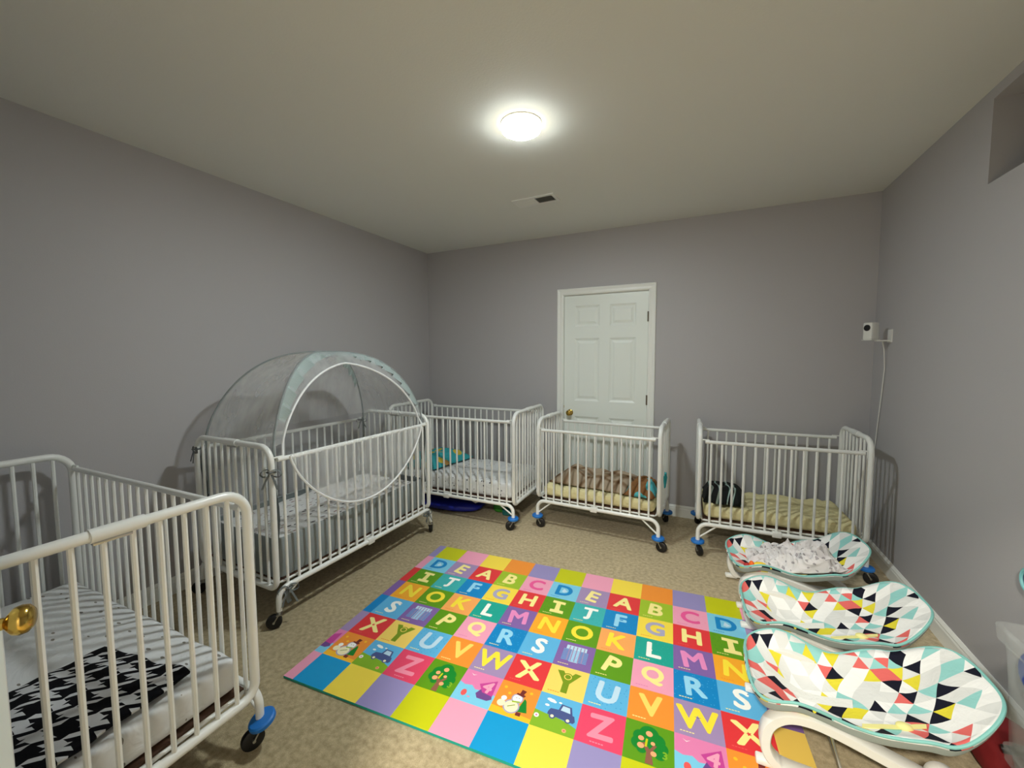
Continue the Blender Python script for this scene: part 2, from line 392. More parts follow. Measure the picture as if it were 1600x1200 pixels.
# ------------------------------------------------------------------ cribs
def crib(loc, rz, kind, rings, label, group='metal cribs standing around the room', wheel_rz=(0, 0, 0, 0), missing_rail=False):
    full = kind == 'full'
    L, Wd, Ht, Hb, Hf, Hu = (1.2965, .7007, .9733, .2071, .9028, .207) if full else (.970, .5415, .9152, .2567, .8288, .231)
    if label.startswith('nearest'): L = 1.345
    K = '%s%.3f' % (kind, L)
    t = empty('crib', (loc[0], loc[1], 0), rz, label=label, cat='crib', group=group)
    R = .016; hw = Wd / 2; hl_ = L / 2
    nend = 10 if full else 8; ns = 18 if full else 13
    if L > 1.32: ns = 19
    for s in (-1, 1):
        def loop(b):
            P = fillet([(0, -hw, Hb), (0, hw, Hb), (0, hw, Ht), (0, -hw, Ht)], [.05, .05, .085, .085], True, 7)
            Q = []
            for i, p in enumerate(P):       # subdivide the long straights a little
                Q.append(p)
            tube(b, Q, R, 12, closed=True)
        e = part('end_panel', 'end' + K, loop, crib_m, t, (s * hl_, 0, 0))
        for i in range(nend):
            y = (i - (nend - 1) / 2) * .0635
            part('bar', 'ebar' + K, lambda b: tube(b, [(0, 0, Hb), (0, 0, Ht)], .0078, 8), crib_m, e, (0, y, 0))
        part('hinge_sleeve', 'slv' + K, lambda b: tube(b, [(0, -.06, Ht), (0, .06, Ht)], .0195, 12), crib_m, e)
        part('hinge_sleeve', 'slw' + K, lambda b: tube(b, [(0, -.06, Hb), (0, .06, Hb)], .0185, 12), crib_m, e)
        part('latch', 'lat' + K, lambda b: box(b, -.008, .008, -.055, .03, Ht - .027, Ht - .014, .003), steel_m, e)
    for s in (-1, 1):
        y = s * hw
        g = part('side_rail', 'rail' + K, lambda b: (tube(b, [(-hl_ + .032, 0, Hf), (hl_ - .032, 0, Hf)], .0125, 12),
                 tube(b, [(-hl_ + .012, 0, Hf + .014), (-hl_ + .06, 0, Hf + .014)], .005, 6), tube(b, [(hl_ - .06, 0, Hf + .014), (hl_ - .012, 0, Hf + .014)], .005, 6)), crib_m, t, (0, y, 0))
        for i in range(ns):
            x = (i - (ns - 1) / 2) * .0688
            part('bar', 'sbar' + K, lambda b: tube(b, [(0, 0, Hu), (0, 0, Hf - .004)], .0078, 8), crib_m, g, (x, 0, 0))
        def base(b):
            P = fillet([(-hl_, 0, .092), (-hl_, 0, Hu), (hl_, 0, Hu), (hl_, 0, .092)], .065, False, 8); tube(b, P, .0145, 12)
        br = part('base_rail', 'base' + K, base, crib_m, t, (0, y + s * .012, 0))
        for q in (-1, 1):
            part('brace', 'brc%d' % q + K, lambda b: tube(b, [(q * (hl_ - .004), 0, .125), (q * (hl_ - .125), 0, Hu - .004)], .006, 8), crib_m, br)
        part('centre_joint', 'cj' + K, lambda b: box(b, -.028, .028, -.018, .018, Hu - .02, Hu + .02, .006), crib_m, br)
    # mattress board on its steel frame
    def board(b):
        z = Hu + .022
        box(b, -hl_ + .03, hl_ - .03, -hw + .022, hw - .022, z, z + .008)
    part('mattress_board', 'brd' + K, board, brown_m, t)
    def bf(b):
        z = Hu + .018
        tube(b, fillet([(-hl_ + .022, -hw + .02, z), (hl_ - .022, -hw + .02, z), (hl_ - .022, hw - .02, z), (-hl_ + .022, hw - .02, z)], .03, True, 4), .007, 8, closed=True)
        for x in (-.5, 0, .5): tube(b, [(x * L * .8, -hw + .008, z), (x * L * .8, hw - .008, z)], .005, 6)
    part('support_frame', 'sf' + K, bf, crib_m, t)
    if full:
        for s in (-1, 1): part('folding_stay', 'stay' + K, lambda b: tube(b, [(-.02, 0, Hu), (.2, 0, .115), (.42, 0, Hu)], .006, 8), crib_m, t, (0, s * .2, 0))
    n = 0
    for sx in (-1, 1):
        for sy in (-1, 1):
            p = (sx * hl_, sy * (hw + .012), 0)
            c = part('caster', 'cst', lambda b: (tube(b, [(0, 0, .078), (0, 0, .1)], .009, 10), box(b, -.014, .014, -.017, .017, .072, .078),
                     tube(b, [(.004, -.0172, .074), (.026, -.0172, .039)], .0035, 6), tube(b, [(.004, .0172, .074), (.026, .0172, .039)], .0035, 6), tube(b, [(.026, -.02, .039), (.026, .02, .039)], .006, 8)), steel_m, t, p, rz=wheel_rz[n])
            def wheel(b):
                lathe(b, [(.012, -.0125), (.031, -.0135), (.038, -.009), (.039, 0), (.038, .009), (.031, .0135), (.012, .0125)], 24, rot=Matrix.Rotation(PI / 2, 3, 'X'))
            wo = part('wheel', 'whl', wheel, black_m, c, (.026, 0, .039))
            if rings:
                rg = part('bumper_ring', 'rng', lambda b: (lathe(b, [(.014, -.011), (.04, -.011), (.0455, -.006), (.0455, .006), (.04, .011), (.014, .011)], 28)), blue_m, t, (p[0], p[1], .098))
                if label.startswith('nearest') : rg.rotation_euler = (.28, -.1, 0); rg.location = (p[0] + .012, p[1], .1)
            n += 1
    return t

c1 = crib((.780, .8034), .0188, 'full', True, 'nearest white metal crib at the left edge, holding a black houndstooth blanket', wheel_rz=(2, 1, 1.5, -1.9))
c2 = crib((.5357, 2.2915), 1.558, 'full', False, 'white metal crib along the left wall under a grey mesh dome canopy', wheel_rz=(2.4, 2.2, .5, 1.6))
c3 = crib((.8448, 3.6125), .0251, 'full', True, 'white metal crib in the far left corner with a teal blanket inside', wheel_rz=(2, 1, 3.6, 2.2))
c4 = crib((2.1513, 3.6894), -.0288, 'mini', True, 'small white metal crib in front of the closed white door', wheel_rz=(.2, 1, -.2, 2.2))
c5 = crib((3.3678, 3.7711), .0345, 'mini', True, 'small white metal crib in the far right corner behind the baby rockers', wheel_rz=(-1.1, 1, -.2, 2.2))

def wrinkle(p, f, a, seed=0.0):
    return a * noise.noise(Vector((p[0] * f + seed, p[1] * f, p[2] * f + seed * 2)))
def mattress(crib_o, L, Wd, z0, h, m, label, rad=.03, wr=.006, cx=0, freq=9, group='mattresses in the metal cribs', stretch=3):
    t = bpy.data.objects.new
    bm = bmesh.new(); nx, ny = int(L / .02), int(Wd / .02); nz = 6
    box(bm, -L / 2, L / 2, -Wd / 2, Wd / 2, 0, h)
    bmesh.ops.subdivide_edges(bm, edges=[e for e in bm.edges if abs(e.verts[0].co.x - e.verts[1].co.x) > .1], cuts=nx, use_grid_fill=True)
    bmesh.ops.subdivide_edges(bm, edges=[e for e in bm.edges if abs(e.verts[0].co.y - e.verts[1].co.y) > .1], cuts=ny, use_grid_fill=True)
    bmesh.ops.subdivide_edges(bm, edges=[e for e in bm.edges if abs(e.verts[0].co.z - e.verts[1].co.z) > h * .9], cuts=nz, use_grid_fill=True)
    for vv in bm.verts:
        c = vv.co; q = Vector((max(-L / 2 + rad, min(L / 2 - rad, c.x)), max(-Wd / 2 + rad, min(Wd / 2 - rad, c.y)), max(rad, min(h - rad, c.z))))
        dd = c - q
        if dd.length > 1e-6: c = q + dd.normalized() * rad if dd.length > rad or True else c
        top = c.z / h
        amp = wr * (.4 + top) * (1 if c.z > .01 else 0)
        edge = max(abs(c.x) / (L / 2), abs(c.y) / (Wd / 2))
        n1 = noise.noise(Vector((c.x * freq, c.y * freq / stretch, c.z * 3 + 3.1))) + .5 * noise.noise(Vector((c.x * freq * 2.3 + 9, c.y * freq * 1.1, c.z * 6)))
        dirv = Vector((c.x * .2 if abs(c.x) > L / 2 - .03 else 0, c.y * .3 if abs(c.y) > Wd / 2 - .03 else 0, 1 if c.z > h * .6 else 0))
        vv.co = c + dirv * n1 * amp * (1 if edge < .97 else .7)
        if vv.co.z < 0: vv.co.z = 0
        vv.co.x = max(-L / 2 - .004, min(L / 2 + .004, vv.co.x)); vv.co.y = max(-Wd / 2 - .003, min(Wd / 2 + .003, vv.co.y))
    o = bm_obj('crib_mattress', bm, m)
    M = Matrix.Translation(crib_o.location) @ Matrix.Rotation(crib_o.rotation_euler.z, 4, 'Z')
    o.matrix_world = M @ Matrix.Translation((cx, 0, z0)); tag(o, label, 'mattress', group)
    return o
mattress(c1, 1.26, .645, .2375, .122, sheet_bird, 'white printed mattress in the nearest crib at the left edge', wr=.007)
mattress(c3, 1.22, .64, .2375, .142, sheet_dot, 'white dotted mattress in the far left corner crib', wr=.008)
mattress(c4, .90, .485, .2615, .094, sheet_yel, 'pale yellow mattress in the small crib before the door', rad=.035, wr=.009, freq=14)
mattress(c5, .90, .485, .2615, .094, sheet_yel, 'pale yellow mattress in the small crib of the far right corner', rad=.035, wr=.012, freq=14)

# ------------------------------------------------------------------ canopy tent over crib 2 (own frame = crib 2's)
def in_frame(crib_o, o, off=(0, 0, 0)):
    o.location = Matrix.Translation(crib_o.location) @ Matrix.Rotation(crib_o.rotation_euler.z, 4, 'Z') @ Vector(off)
    o.rotation_euler = (0, 0, crib_o.rotation_euler.z)
tent = bpy.data.objects.new('crib_canopy', None); COL.objects.link(tent); in_frame(c2, tent)
tag(tent, 'grey and white mesh dome canopy tied over the crib by the left wall', 'canopy')
TU, TV, TZ0, TH = .612, .318, .962, .519
def zprof(s):                     # s: 1 at corner, 0 at apex
    return TZ0 + TH * (max(0, 1 - s ** 2.75)) ** .72
def pole_pt(su, sv, s): return Vector((su * TU * s, sv * TV * s, zprof(s)))
NP = 40
def sseq(n=NP): return [math.cos(PI / 2 * i / n) for i in range(n + 1)]
for a in (1, -1):
    pts = [pole_pt(-1, -a, s) for s in sseq()] + [pole_pt(1, a, s) for s in reversed(sseq()[:-1])]
    pts = [Vector((pts[0].x, pts[0].y, .62))] + pts + [Vector((pts[-1].x, pts[-1].y, .62))]
    bm = bmesh.new(); tube(bm, pts, .006, 10); bm_obj('pole', bm, grey_fab, tent)
# gauze dome: back face and both end faces whole
def face_pt(side, s, q):          # side 'f','b','l','r' ; q -1..1
    if side in 'fb': return Vector((TU * s * q, (-1 if side == 'f' else 1) * TV * s, zprof(s)))
    return Vector(((-1 if side == 'l' else 1) * TU * s, TV * s * q, zprof(s)))
for side in 'blr':
    bm = bmesh.new()
    def fn(a, b):
        s = math.cos(PI / 2 * a * .985); p = face_pt(side, s, b * 2 - 1)
        bulge = (1 - (b * 2 - 1) ** 2) * (1 - a) * a
        p += Vector((0, 0, .5 * wrinkle(p, 14, .006)))
        if side == 'l': p.x += bulge * .05
        return p
    grid(bm, 30, 20, fn); bm_obj('mesh_panel', bm, gauze_m, tent)
# front face: gauze only above the opened zip arc
def zip_pt(a):                    # a 0..1 along arc, left to right
    th = PI * a; u = -.562 * math.cos(th); s = .56 + .98 * abs(u) ** 1.4
    return u, s
def zip_world(a):
    u, s = zip_pt(a); return Vector((u, -TV * s - .004, zprof(s) if s < .9999 else TZ0))
bm = bmesh.new()
def ff(a, b):
    u0, s0 = zip_pt(a)
    # matching point on the pole arc pair: same angular share, running corner - apex - corner
    f = 1 - abs(2 * a - 1); s1 = math.cos(PI / 2 * f); su = -1 if a < .5 else 1
    P1 = Vector((su * TU * s1, -TV * s1, zprof(s1)))
    s = s0 + (s1 - s0) * b; u = u0 + (P1.x - u0) * b
    return Vector((u, -TV * s, zprof(s)))
grid(bm, 60, 8, ff); bm_obj('mesh_panel', bm, gauze_m, tent)
bm = bmesh.new(); ribbon_pts = [Vector((-.585, -.352, .90))] + [zip_world(i / 60) for i in range(61)] + [Vector((.585, -.352, .90))]
tube(bm, ribbon_pts, .0065, 6); o = bm_obj('zipper_edge', bm, zip_m, tent)
# drooping flap hanging outside over the rail
FL0, FL1, FV = -.60, .60, -.380
def flap_low(a):
    th = PI * a; return -.015 - .548 * math.cos(th), .916 - .405 * math.sin(th) ** 1.4
bm = bmesh.new()
def fl(a, b):
    x, z = flap_low(a); zt = .918
    p = Vector((x, FV, zt + (z - zt) * b)); p.y += .012 * math.sin(a * 40) * b * (1 - b) * 2 - .004 * math.sin(b * 3)
    return p
grid(bm, 60, 14, fl); bm_obj('mesh_flap', bm, gauze_flap, tent)
bm = bmesh.new(); tube(bm, [Vector((flap_low(i / 60)[0], FV - .003, flap_low(i / 60)[1])) for i in range(61)], .0068, 6); bm_obj('flap_zipper', bm, zip_m, tent)
# side walls hanging inside the bars down to the grey floor tray
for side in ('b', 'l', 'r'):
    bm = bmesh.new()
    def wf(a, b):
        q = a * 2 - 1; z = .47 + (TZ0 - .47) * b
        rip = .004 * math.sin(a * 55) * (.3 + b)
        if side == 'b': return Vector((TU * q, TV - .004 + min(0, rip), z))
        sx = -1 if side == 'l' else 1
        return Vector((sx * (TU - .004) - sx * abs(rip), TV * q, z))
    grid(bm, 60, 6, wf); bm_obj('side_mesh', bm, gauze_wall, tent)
# grey tray fabric wrapped round the mattress
bm = bmesh.new(); RZ = .2375
def tray(b):
    P = fillet([(-.622, -.322, 0), (.622, -.322, 0), (.622, .322, 0), (-.622, .322, 0)], .045, True, 5)
    rows = []
    for k, (z, dx) in enumerate(((RZ + .002, -.004), (RZ + .05, .003), (RZ + .12, .002), (.455, 0), (.462, -.004), (.455, -.006))):
        rows.append([b.verts.new((p.x * (1 + dx / .62), p.y * (1 + dx / .32), z + .0 * p.x)) for p in P])
    n = len(P)
    for A, B in zip(rows, rows[1:]):
        for k in range(n): b.faces.new((A[k], A[(k + 1) % n], B[(k + 1) % n], B[k]))
tray(bm); o = bm_obj('fabric_tray', bm, grey_fab, tent)
# pleated grey band along the front opening and a piece on the far back pole
def band(ptfn, n, w0, inward, name):
    bm = bmesh.new(); rows = []
    for i in range(n + 1):
        a = i / n; p, q = ptfn(a); dd = (q - p); ln = dd.length; dd.normalize()
        fr_ = (a * 13 + .4 * math.sin(a * 9)) % 1; pl = .034 * fr_ ** 1.5 - .006; nn = inward
        rows.append([bm.verts.new(p + dd * w0(a) * k / 4 + nn * (pl * (k / 4) + .002)) for k in range(5)])
    for A, B in zip(rows, rows[1:]):
        for k in range(4): bm.faces.new((A[k], A[k + 1], B[k + 1], B[k]))
    o = bm_obj(name, bm, band_fab, tent, False); solidify(o, .0012); return o
def fb(a):
    x = .12 + a * .80 ; f = 1 - abs(2 * x - 1); s1 = math.cos(PI / 2 * f); su = -1 if x < .5 else 1
    P = Vector((su * TU * s1, -TV * s1, zprof(s1))); u0, s0 = zip_pt(x); return P, Vector((u0, -TV * s0, zprof(s0)))
band(fb, 130, lambda a: min(.075, .92 * (fb(a)[0] - fb(a)[1]).length) * (.86 + .16 * ((a * 13 + .4 * math.sin(a * 9)) % 1)), Vector((0, -.8, .6)), 'pleated_band')
def bb(a):
    s = .30 + .52 * a; P = Vector((TU * s, TV * s, zprof(s))); return P, P + Vector((-.03, 0, -.06))
band(bb, 20, lambda a: .062 * (.9 + .12 * math.sin(a * 20)), Vector((0, -.6, .5)), 'pleated_band')
# corner bindings and bows
for sx, sy in ((-1, -1), (-1, 1), (1, -1), (1, 1)):
    x, y = sx * .634, sy * .334
    bm = bmesh.new(); ribbon(bm, [(x - sx * .012 + sx * .01 * math.sin(k), y, .92 - k * .07 - (0 if k < 7 else 0)) for k in range(8)], .02, (1, .2, 0), .003)
    bm_obj('corner_binding', bm, mat('dark_grey_binding', (70, 76, 76), .8), tent)
def bow(c, out, size=1.0, name='tie_bow'):
    c = Vector(c); out = Vector(out).normalized(); side = out.cross(Vector((0, 0, 1))); bm = bmesh.new()
    for s in (-1, 1):
        pts = []
        for k in range(13):
            th = 2 * PI * k / 12; pts.append(c + out * .01 + side * s * (.022 * (1 - math.cos(th))) * size + Vector((0, 0, .016 * math.sin(th) - .004 * (1 - math.cos(th)))) * size)
        ribbon(bm, pts, .011 * size, out)
        pts = [c + out * (.012 + .004 * k) + side * s * (.008 * k) * size + Vector((0, 0, -.013 * k - .0012 * k * k)) * size for k in range(5)]
        ribbon(bm, pts, .009 * size, (side + out * .3))
    tube(bm, [c + side * (-.022) + out * .006, c + out * .022, c + side * .022 + out * .006, c - out * .03, c + side * (-.022) + out * .006], .005, 6)
    bm_obj(name, bm, grey_tie, tent)
bow((-.648, -.35, .845), (-1, -.6, 0), 1.2); bow((-.648, .35, .90), (-1, .3, 0), 1.1); bow((.60, .33, .90), (-.5, -1, 0), 1.0)
bow((-.60, -.368, .20), (-.3, -1, 0), 1.2); bow((.60, -.366, .19), (.0, -1, 0), 1.1)
for sx in (-1, 1):
    bm = bmesh.new(); pts = [(sx * (.615 - .004 * k), -.372 - .006 * math.sin(k), .19 - .013 * k) for k in range(7)]
    ribbon(bm, [Vector(p) for p in pts], .03, (1, .3, 0)); bm_obj('loose_ribbon', bm, grey_tie, tent)
mattress(c2, 1.22, .62, .240, .198, sheet_grey, 'thick mattress with grey printed white sheet inside the canopied crib', rad=.035, wr=.006)

# ------------------------------------------------------------------ cloths
def cloth(name, corners, z0, hfun, m, nu=60, nv=50, th=.006, edge=.004):
    bm = bmesh.new(); c = [Vector(q) for q in corners]
    def fn(a, b):
        ea = edge * 3 * noise.noise(Vector((b * 4, 7.3, 1))); eb = edge * 3 * noise.noise(Vector((a * 4, 2.2, 5)))
        p = (c[0] * (1 - a) * (1 - b) + c[1] * a * (1 - b) + c[2] * a * b + c[3] * (1 - a) * b)
        p = p + (c[1] - c[0]).normalized() * ea + (c[3] - c[0]).normalized() * eb
        return Vector((p.x, p.y, z0 + hfun(a, b, p)))
    def uvn(a, b): return (a, b)
    grid(bm, nu, nv, fn, uvn); o = bm_obj(name, bm, m); solidify(o, th, 1); return o
def world_of(c, p): return Matrix.Translation(c.location) @ Matrix.Rotation(c.rotation_euler.z, 4, 'Z') @ Vector(p)

# houndstooth
def houndstooth():
    m = mat('houndstooth_fleece', (20, 20, 24), .9, spec=.1, bump=.3, bscale=300); nt = m.node_tree; b = nt.nodes['Principled BSDF']
    tc = node(m, 'ShaderNodeTexCoord'); mp = node(m, 'ShaderNodeMapping'); mp.inputs['Scale'].default_value = (5.5, 6, 1); mp.inputs['Rotation'].default_value = (0, 0, .0)
    nt.links.new(tc.outputs['UV'], mp.inputs[0]); sp = node(m, 'ShaderNodeSeparateXYZ'); nt.links.new(mp.outputs[0], sp.inputs[0])
    def M(op, a, b_=None):
        n = node(m, 'ShaderNodeMath', operation=op)
        for i, x in enumerate((a, b_)):
            if x is None: continue
            if hasattr(x, 'is_linked') or hasattr(x, 'links'): nt.links.new(x, n.inputs[i])
            else: n.inputs[i].default_value = x
        return n.outputs[0]
    fx = M('FRACT', sp.outputs[0]); fy = M('FRACT', sp.outputs[1])
    wx = M('LESS_THAN', fx, .6); wy = M('LESS_THAN', fy, .6)          # warp and weft colour bands
    tw = M('LESS_THAN', M('FRACT', M('MULTIPLY', M('ADD', fx, fy), 2.0)), .5)   # twill: diagonal picks which thread shows
    val = M('ADD', M('MULTIPLY', tw, wx), M('MULTIPLY', M('SUBTRACT', 1.0, tw), wy))
    mx = node(m, 'ShaderNodeMix', data_type='RGBA'); nt.links.new(M('MULTIPLY', val, .999), mx.inputs[0])
    mx.inputs[7].default_value = lin((15, 15, 19)) + (1,); mx.inputs[6].default_value = lin((205, 206, 208)) + (1,)
    nt.links.new(mx.outputs[2], b.inputs['Base Color']); return m
C = lambda p: world_of(c1, p)
o = cloth('blanket', [C((.17, .13, 0)), C((.59, .19, 0)), C((.645, -.30, 0)), C((.16, -.31, 0))], .368,
          lambda a, b, p: .010 + .012 * noise.noise(Vector((a * 4, b * 5, 3))) + .014 * (1 - (2 * a - 1) ** 4) * (1 - (2 * b - 1) ** 4), houndstooth(), th=.008)
tag(o, 'black and white houndstooth blanket lying in the nearest crib', 'blanket')
# teal folded blanket in crib 3
teal_print = print_fabric('teal_print_fleece', (62, 170, 178), (214, 190, 70), 7, .34, ink2=(190, 150, 90), wr=.5)
C = lambda p: world_of(c3, p)
o = cloth('blanket', [C((-.62, -.29, 0)), C((-.20, -.27, 0)), C((-.10, .30, 0)), C((-.60, .30, 0))], .372,
          lambda a, b, p: .02 + (.085 + .03 * noise.noise(Vector((a * 5, b * 4, 1)))) * (1 - (2 * a - 1) ** 4) * (1 - (2 * b - 1) ** 6), teal_print, th=.008)
tag(o, 'teal and yellow printed blanket bunched in the far left corner crib', 'blanket')
# brown plaid in crib 4
def plaid():
    m = mat('brown_plaid_fleece', (150, 128, 108), .9, spec=.1, bump=.5, bscale=120); nt = m.node_tree; b = nt.nodes['Principled BSDF']
    tc = node(m, 'ShaderNodeTexCoord'); mp = node(m, 'ShaderNodeMapping'); mp.inputs['Rotation'].default_value = (0, 0, .2)
    nt.links.new(tc.outputs['UV'], mp.inputs[0]); cols = []
    for ax, sc in (('X', 1.6), ('Y', 1.0)):
        wv = node(m, 'ShaderNodeTexWave', wave_type='BANDS', bands_direction=ax); wv.inputs['Scale'].default_value = sc; wv.inputs['Distortion'].default_value = .5
        nt.links.new(mp.outputs[0], wv.inputs[0]); r = ramp(m, [(0, (196, 178, 160)), (.22, (255, 255, 255))], 'LINEAR'); nt.links.new(wv.outputs[1], r.inputs[0]); cols.append(r)
    mx = node(m, 'ShaderNodeMix', data_type='RGBA', blend_type='MULTIPLY'); mx.inputs[0].default_value = 1
    nt.links.new(cols[0].outputs[0], mx.inputs[6]); nt.links.new(cols[1].outputs[0], mx.inputs[7])
    m2 = node(m, 'ShaderNodeMix', data_type='RGBA', blend_type='MULTIPLY'); m2.inputs[0].default_value = 1; m2.inputs[7].default_value = lin((176, 158, 136)) + (1,)
    nt.links.new(mx.outputs[2], m2.inputs[6]); nt.links.new(m2.outputs[2], b.inputs['Base Color']); return m
C = lambda p: world_of(c4, p)
o = cloth('blanket', [C((-.42, -.17, 0)), C((.26, -.20, 0)), C((.34, .22, 0)), C((-.40, .22, 0))], .352,
          lambda a, b, p: .012 + (.085 + .05 * noise.noise(Vector((a * 6, b * 3, 9))) + .025 * math.sin(a * 9)) * (1 - (2 * a - 1) ** 4) * (1 - (2 * b - 1) ** 4), plaid(), th=.01)
tag(o, 'brown plaid fleece blanket in the small crib before the door', 'blanket')
brown_fleece = print_fabric('rust_teal_fleece', (140, 98, 60), (90, 190, 200), 6, .52, wr=.6)
o = cloth('lovey_blanket', [C((.22, -.22, 0)), C((.44, -.22, 0)), C((.44, .12, 0)), C((.27, .16, 0))], .352,
          lambda a, b, p: .012 + (.09 + .05 * noise.noise(Vector((a * 5, b * 5, 4)))) * (1 - (2 * a - 1) ** 4) * (1 - (2 * b - 1) ** 4), brown_fleece, 30, 30, th=.008)
tag(o, 'rust brown and turquoise small blanket at the right end of the crib before the door', 'blanket')
turq_m = mat('turquoise_fleece', (60, 180, 190), .9, bump=.5, bscale=60)
bm = bmesh.new()
bmesh.ops.create_icosphere(bm, subdivisions=3, radius=.03)
for q in bm.verts: q.co = Vector((q.co.x * .55, q.co.y * 1.0, q.co.z * 1.9)) * (1 + .5 * noise.noise(q.co * 60))
o = bm_obj('cloth_tail', bm, turq_m); o.location = C((.496, -.02, .47)); tag(o, 'scrap of turquoise cloth poking out between the right bars of the crib before the door', 'cloth')
# dark green / white in crib 5
def stripes():
    m = mat('dark_green_print', (14, 40, 34), .9, bump=.4, bscale=80); nt = m.node_tree; b = nt.nodes['Principled BSDF']
    tc = node(m, 'ShaderNodeTexCoord'); wv = node(m, 'ShaderNodeTexWave'); wv.inputs['Scale'].default_value = .75; wv.inputs['Distortion'].default_value = 6; wv.inputs['Detail'].default_value = 1
    nt.links.new(tc.outputs['UV'], wv.inputs[0]); r = ramp(m, [(0, (8, 14, 14)), (.38, (16, 56, 44)), (.52, (176, 196, 190)), (.8, (8, 12, 12))]); nt.links.new(wv.outputs[1], r.inputs[0])
    nt.links.new(r.outputs[0], b.inputs['Base Color']); return m
C = lambda p: world_of(c5, p)
o = cloth('blanket', [C((-.445, -.21, 0)), C((-.20, -.20, 0)), C((-.17, .16, 0)), C((-.44, .16, 0))], .352,
          lambda a, b, p: .012 + (.105 - .03 * b + .02 * noise.noise(Vector((a * 5, b * 5, 4)))) * (1 - (2 * a - 1) ** 6) * (1 - (2 * b - 1) ** 6), stripes(), 40, 40, th=.01)
tag(o, 'dark green, black and white blanket folded in the far right corner crib', 'blanket')

# ------------------------------------------------------------------ alphabet floor mat
PAL = dict(olive=(196, 200, 8), pink=(238, 160, 188), yellow=(244, 218, 74), orange=(240, 146, 50), purple=(148, 140, 192), blue=(0, 152, 212), green=(92, 152, 12),
           red=(222, 54, 58), lblue=(122, 200, 232), lav=(160, 138, 182), teal=(58, 176, 178), tealg=(22, 164, 148), pale=(248, 234, 150), white=(246, 248, 242), hot=(232, 86, 152),
           dblue=(0, 132, 200), sky=(92, 178, 226), amber=(246, 170, 40), peach=(246, 168, 92), violet=(130, 98, 168), grape=(158, 106, 178), crim=(226, 68, 104), rose=(240, 142, 168),
           lgr=(156, 190, 40), paley=(248, 214, 104), yel2=(250, 226, 60), greyl=(168, 166, 196), letp=(232, 140, 196), skyp=(150, 214, 244), ink=(70, 84, 140), grass=(130, 178, 34), dgreen=(8, 130, 40),
           brown=(140, 90, 70), cream=(246, 238, 196), pk2=(224, 128, 178), maroon=(112, 40, 36), mag=(196, 66, 150), coral=(232, 90, 88), frt=(248, 170, 120), palb=(190, 220, 240), olv=(118, 148, 16), gold=(250, 190, 40), midp=(110, 70, 140))
mnames = list(PAL)
mat_list = [mat('vinyl_' + k, PAL[k], .38, spec=.4, bump=.08, bscale=700) for k in mnames]
mi = {k: i for i, k in enumerate(mnames)}
CW, CH, NR = .17615, .16835, 8
U0, U1 = -.055, 11.62 * CW
MT = .011
bm = bmesh.new()
ZC = [0]
def zrun(z):
    ZC[0] += 1; return z + ZC[0] * 2.5e-5
def quad(pts, col, z):
    f = bm.faces.new([bm.verts.new((x, y, z)) for x, y in pts]); f.material_index = mi[col]
    if f.normal.z < 0 or True:
        f.normal_update()
        if f.normal.z < 0: f.normal_flip()
ROW0 = ['yellow', 'orange', 'purple', 'olive', 'pink']; ROW7 = ['purple', 'olive', 'pink', 'blue', 'yellow']
LET = {1: [('A', 'red', 'pale'), ('B', 'lgr', 'pale'), ('C', 'pink', 'hot'), ('D', 'lblue', 'dblue'), ('E', 'lav', 'pale')],
       2: [('F', 'dblue', 'skyp'), ('G', 'yellow', 'greyl'), ('H', 'red', 'pale'), ('I', 'green', 'pale'), ('J', 'teal', 'white')],
       3: [('K', 'peach', 'yel2'), ('L', 'tealg', 'white'), ('M', 'violet', 'letp'), ('N', 'amber', 'yel2'), ('O', 'green', 'yel2')],
       4: [('P', 'green', 'pale'), ('Q', 'pink', 'pale'), ('R', 'dblue', 'skyp'), ('S', 'sky', 'white'), ('T', 'violet', 'palb')],
       5: [('U', 'sky', 'palb'), ('V', 'orange', 'paley'), ('W', 'lav', 'yel2'), ('X', 'red', 'pale'), ('Y', 'paley', 'olv')]}
PIC = ['Z', 'tree', 'boat', 'snow', 'car']
PICBG = {'Z': 'crim', 'tree': 'green', 'boat': 'pk2', 'snow': 'orange', 'car': 'sky'}
TILT = dict(A=-6, B=-6, C=0, D=0, E=-12, F=0, G=0, H=0, I=-4, J=-4, K=-4, L=0, M=8, N=-4, O=0, P=-16, Q=0, R=4, S=-4, T=0, U=-6, V=4, W=2, X=8, Y=0, Z=2)
_font_cache = {}
def glyph(ch):
    if ch in _font_cache: return _font_cache[ch]
    cu = bpy.data.curves.new('g', 'FONT'); cu.body = ch; cu.size = 1; cu.offset = 0; cu.resolution_u = 4
    ob = bpy.data.objects.new('g', cu); COL.objects.link(ob); bpy.context.view_layer.update()
    me = bpy.data.meshes.new_from_object(ob.evaluated_get(bpy.context.evaluated_depsgraph_get()))
    vs = [v.co.copy() for v in me.vertices]; fs = [list(p.vertices) for p in me.polygons]
    x0, x1 = min(v.x for v in vs), max(v.x for v in vs); y0, y1 = min(v.y for v in vs), max(v.y for v in vs)
    vs = [((v.x - (x0 + x1) / 2) / (y1 - y0), (v.y - (y0 + y1) / 2) / (y1 - y0)) for v in vs]
    bpy.data.objects.remove(ob); bpy.data.meshes.remove(me); bpy.data.curves.remove(cu)
    _font_cache[ch] = (vs, fs); return vs, fs
def put_glyph(ch, cx, cy, h, col, z, tilt=0, sx=1):
    e = .048 * h
    for k in range(8):
        put1(ch, cx + e * math.cos(k * PI / 4), cy + e * math.sin(k * PI / 4), h * .94, col, zrun(z0), tilt, sx)
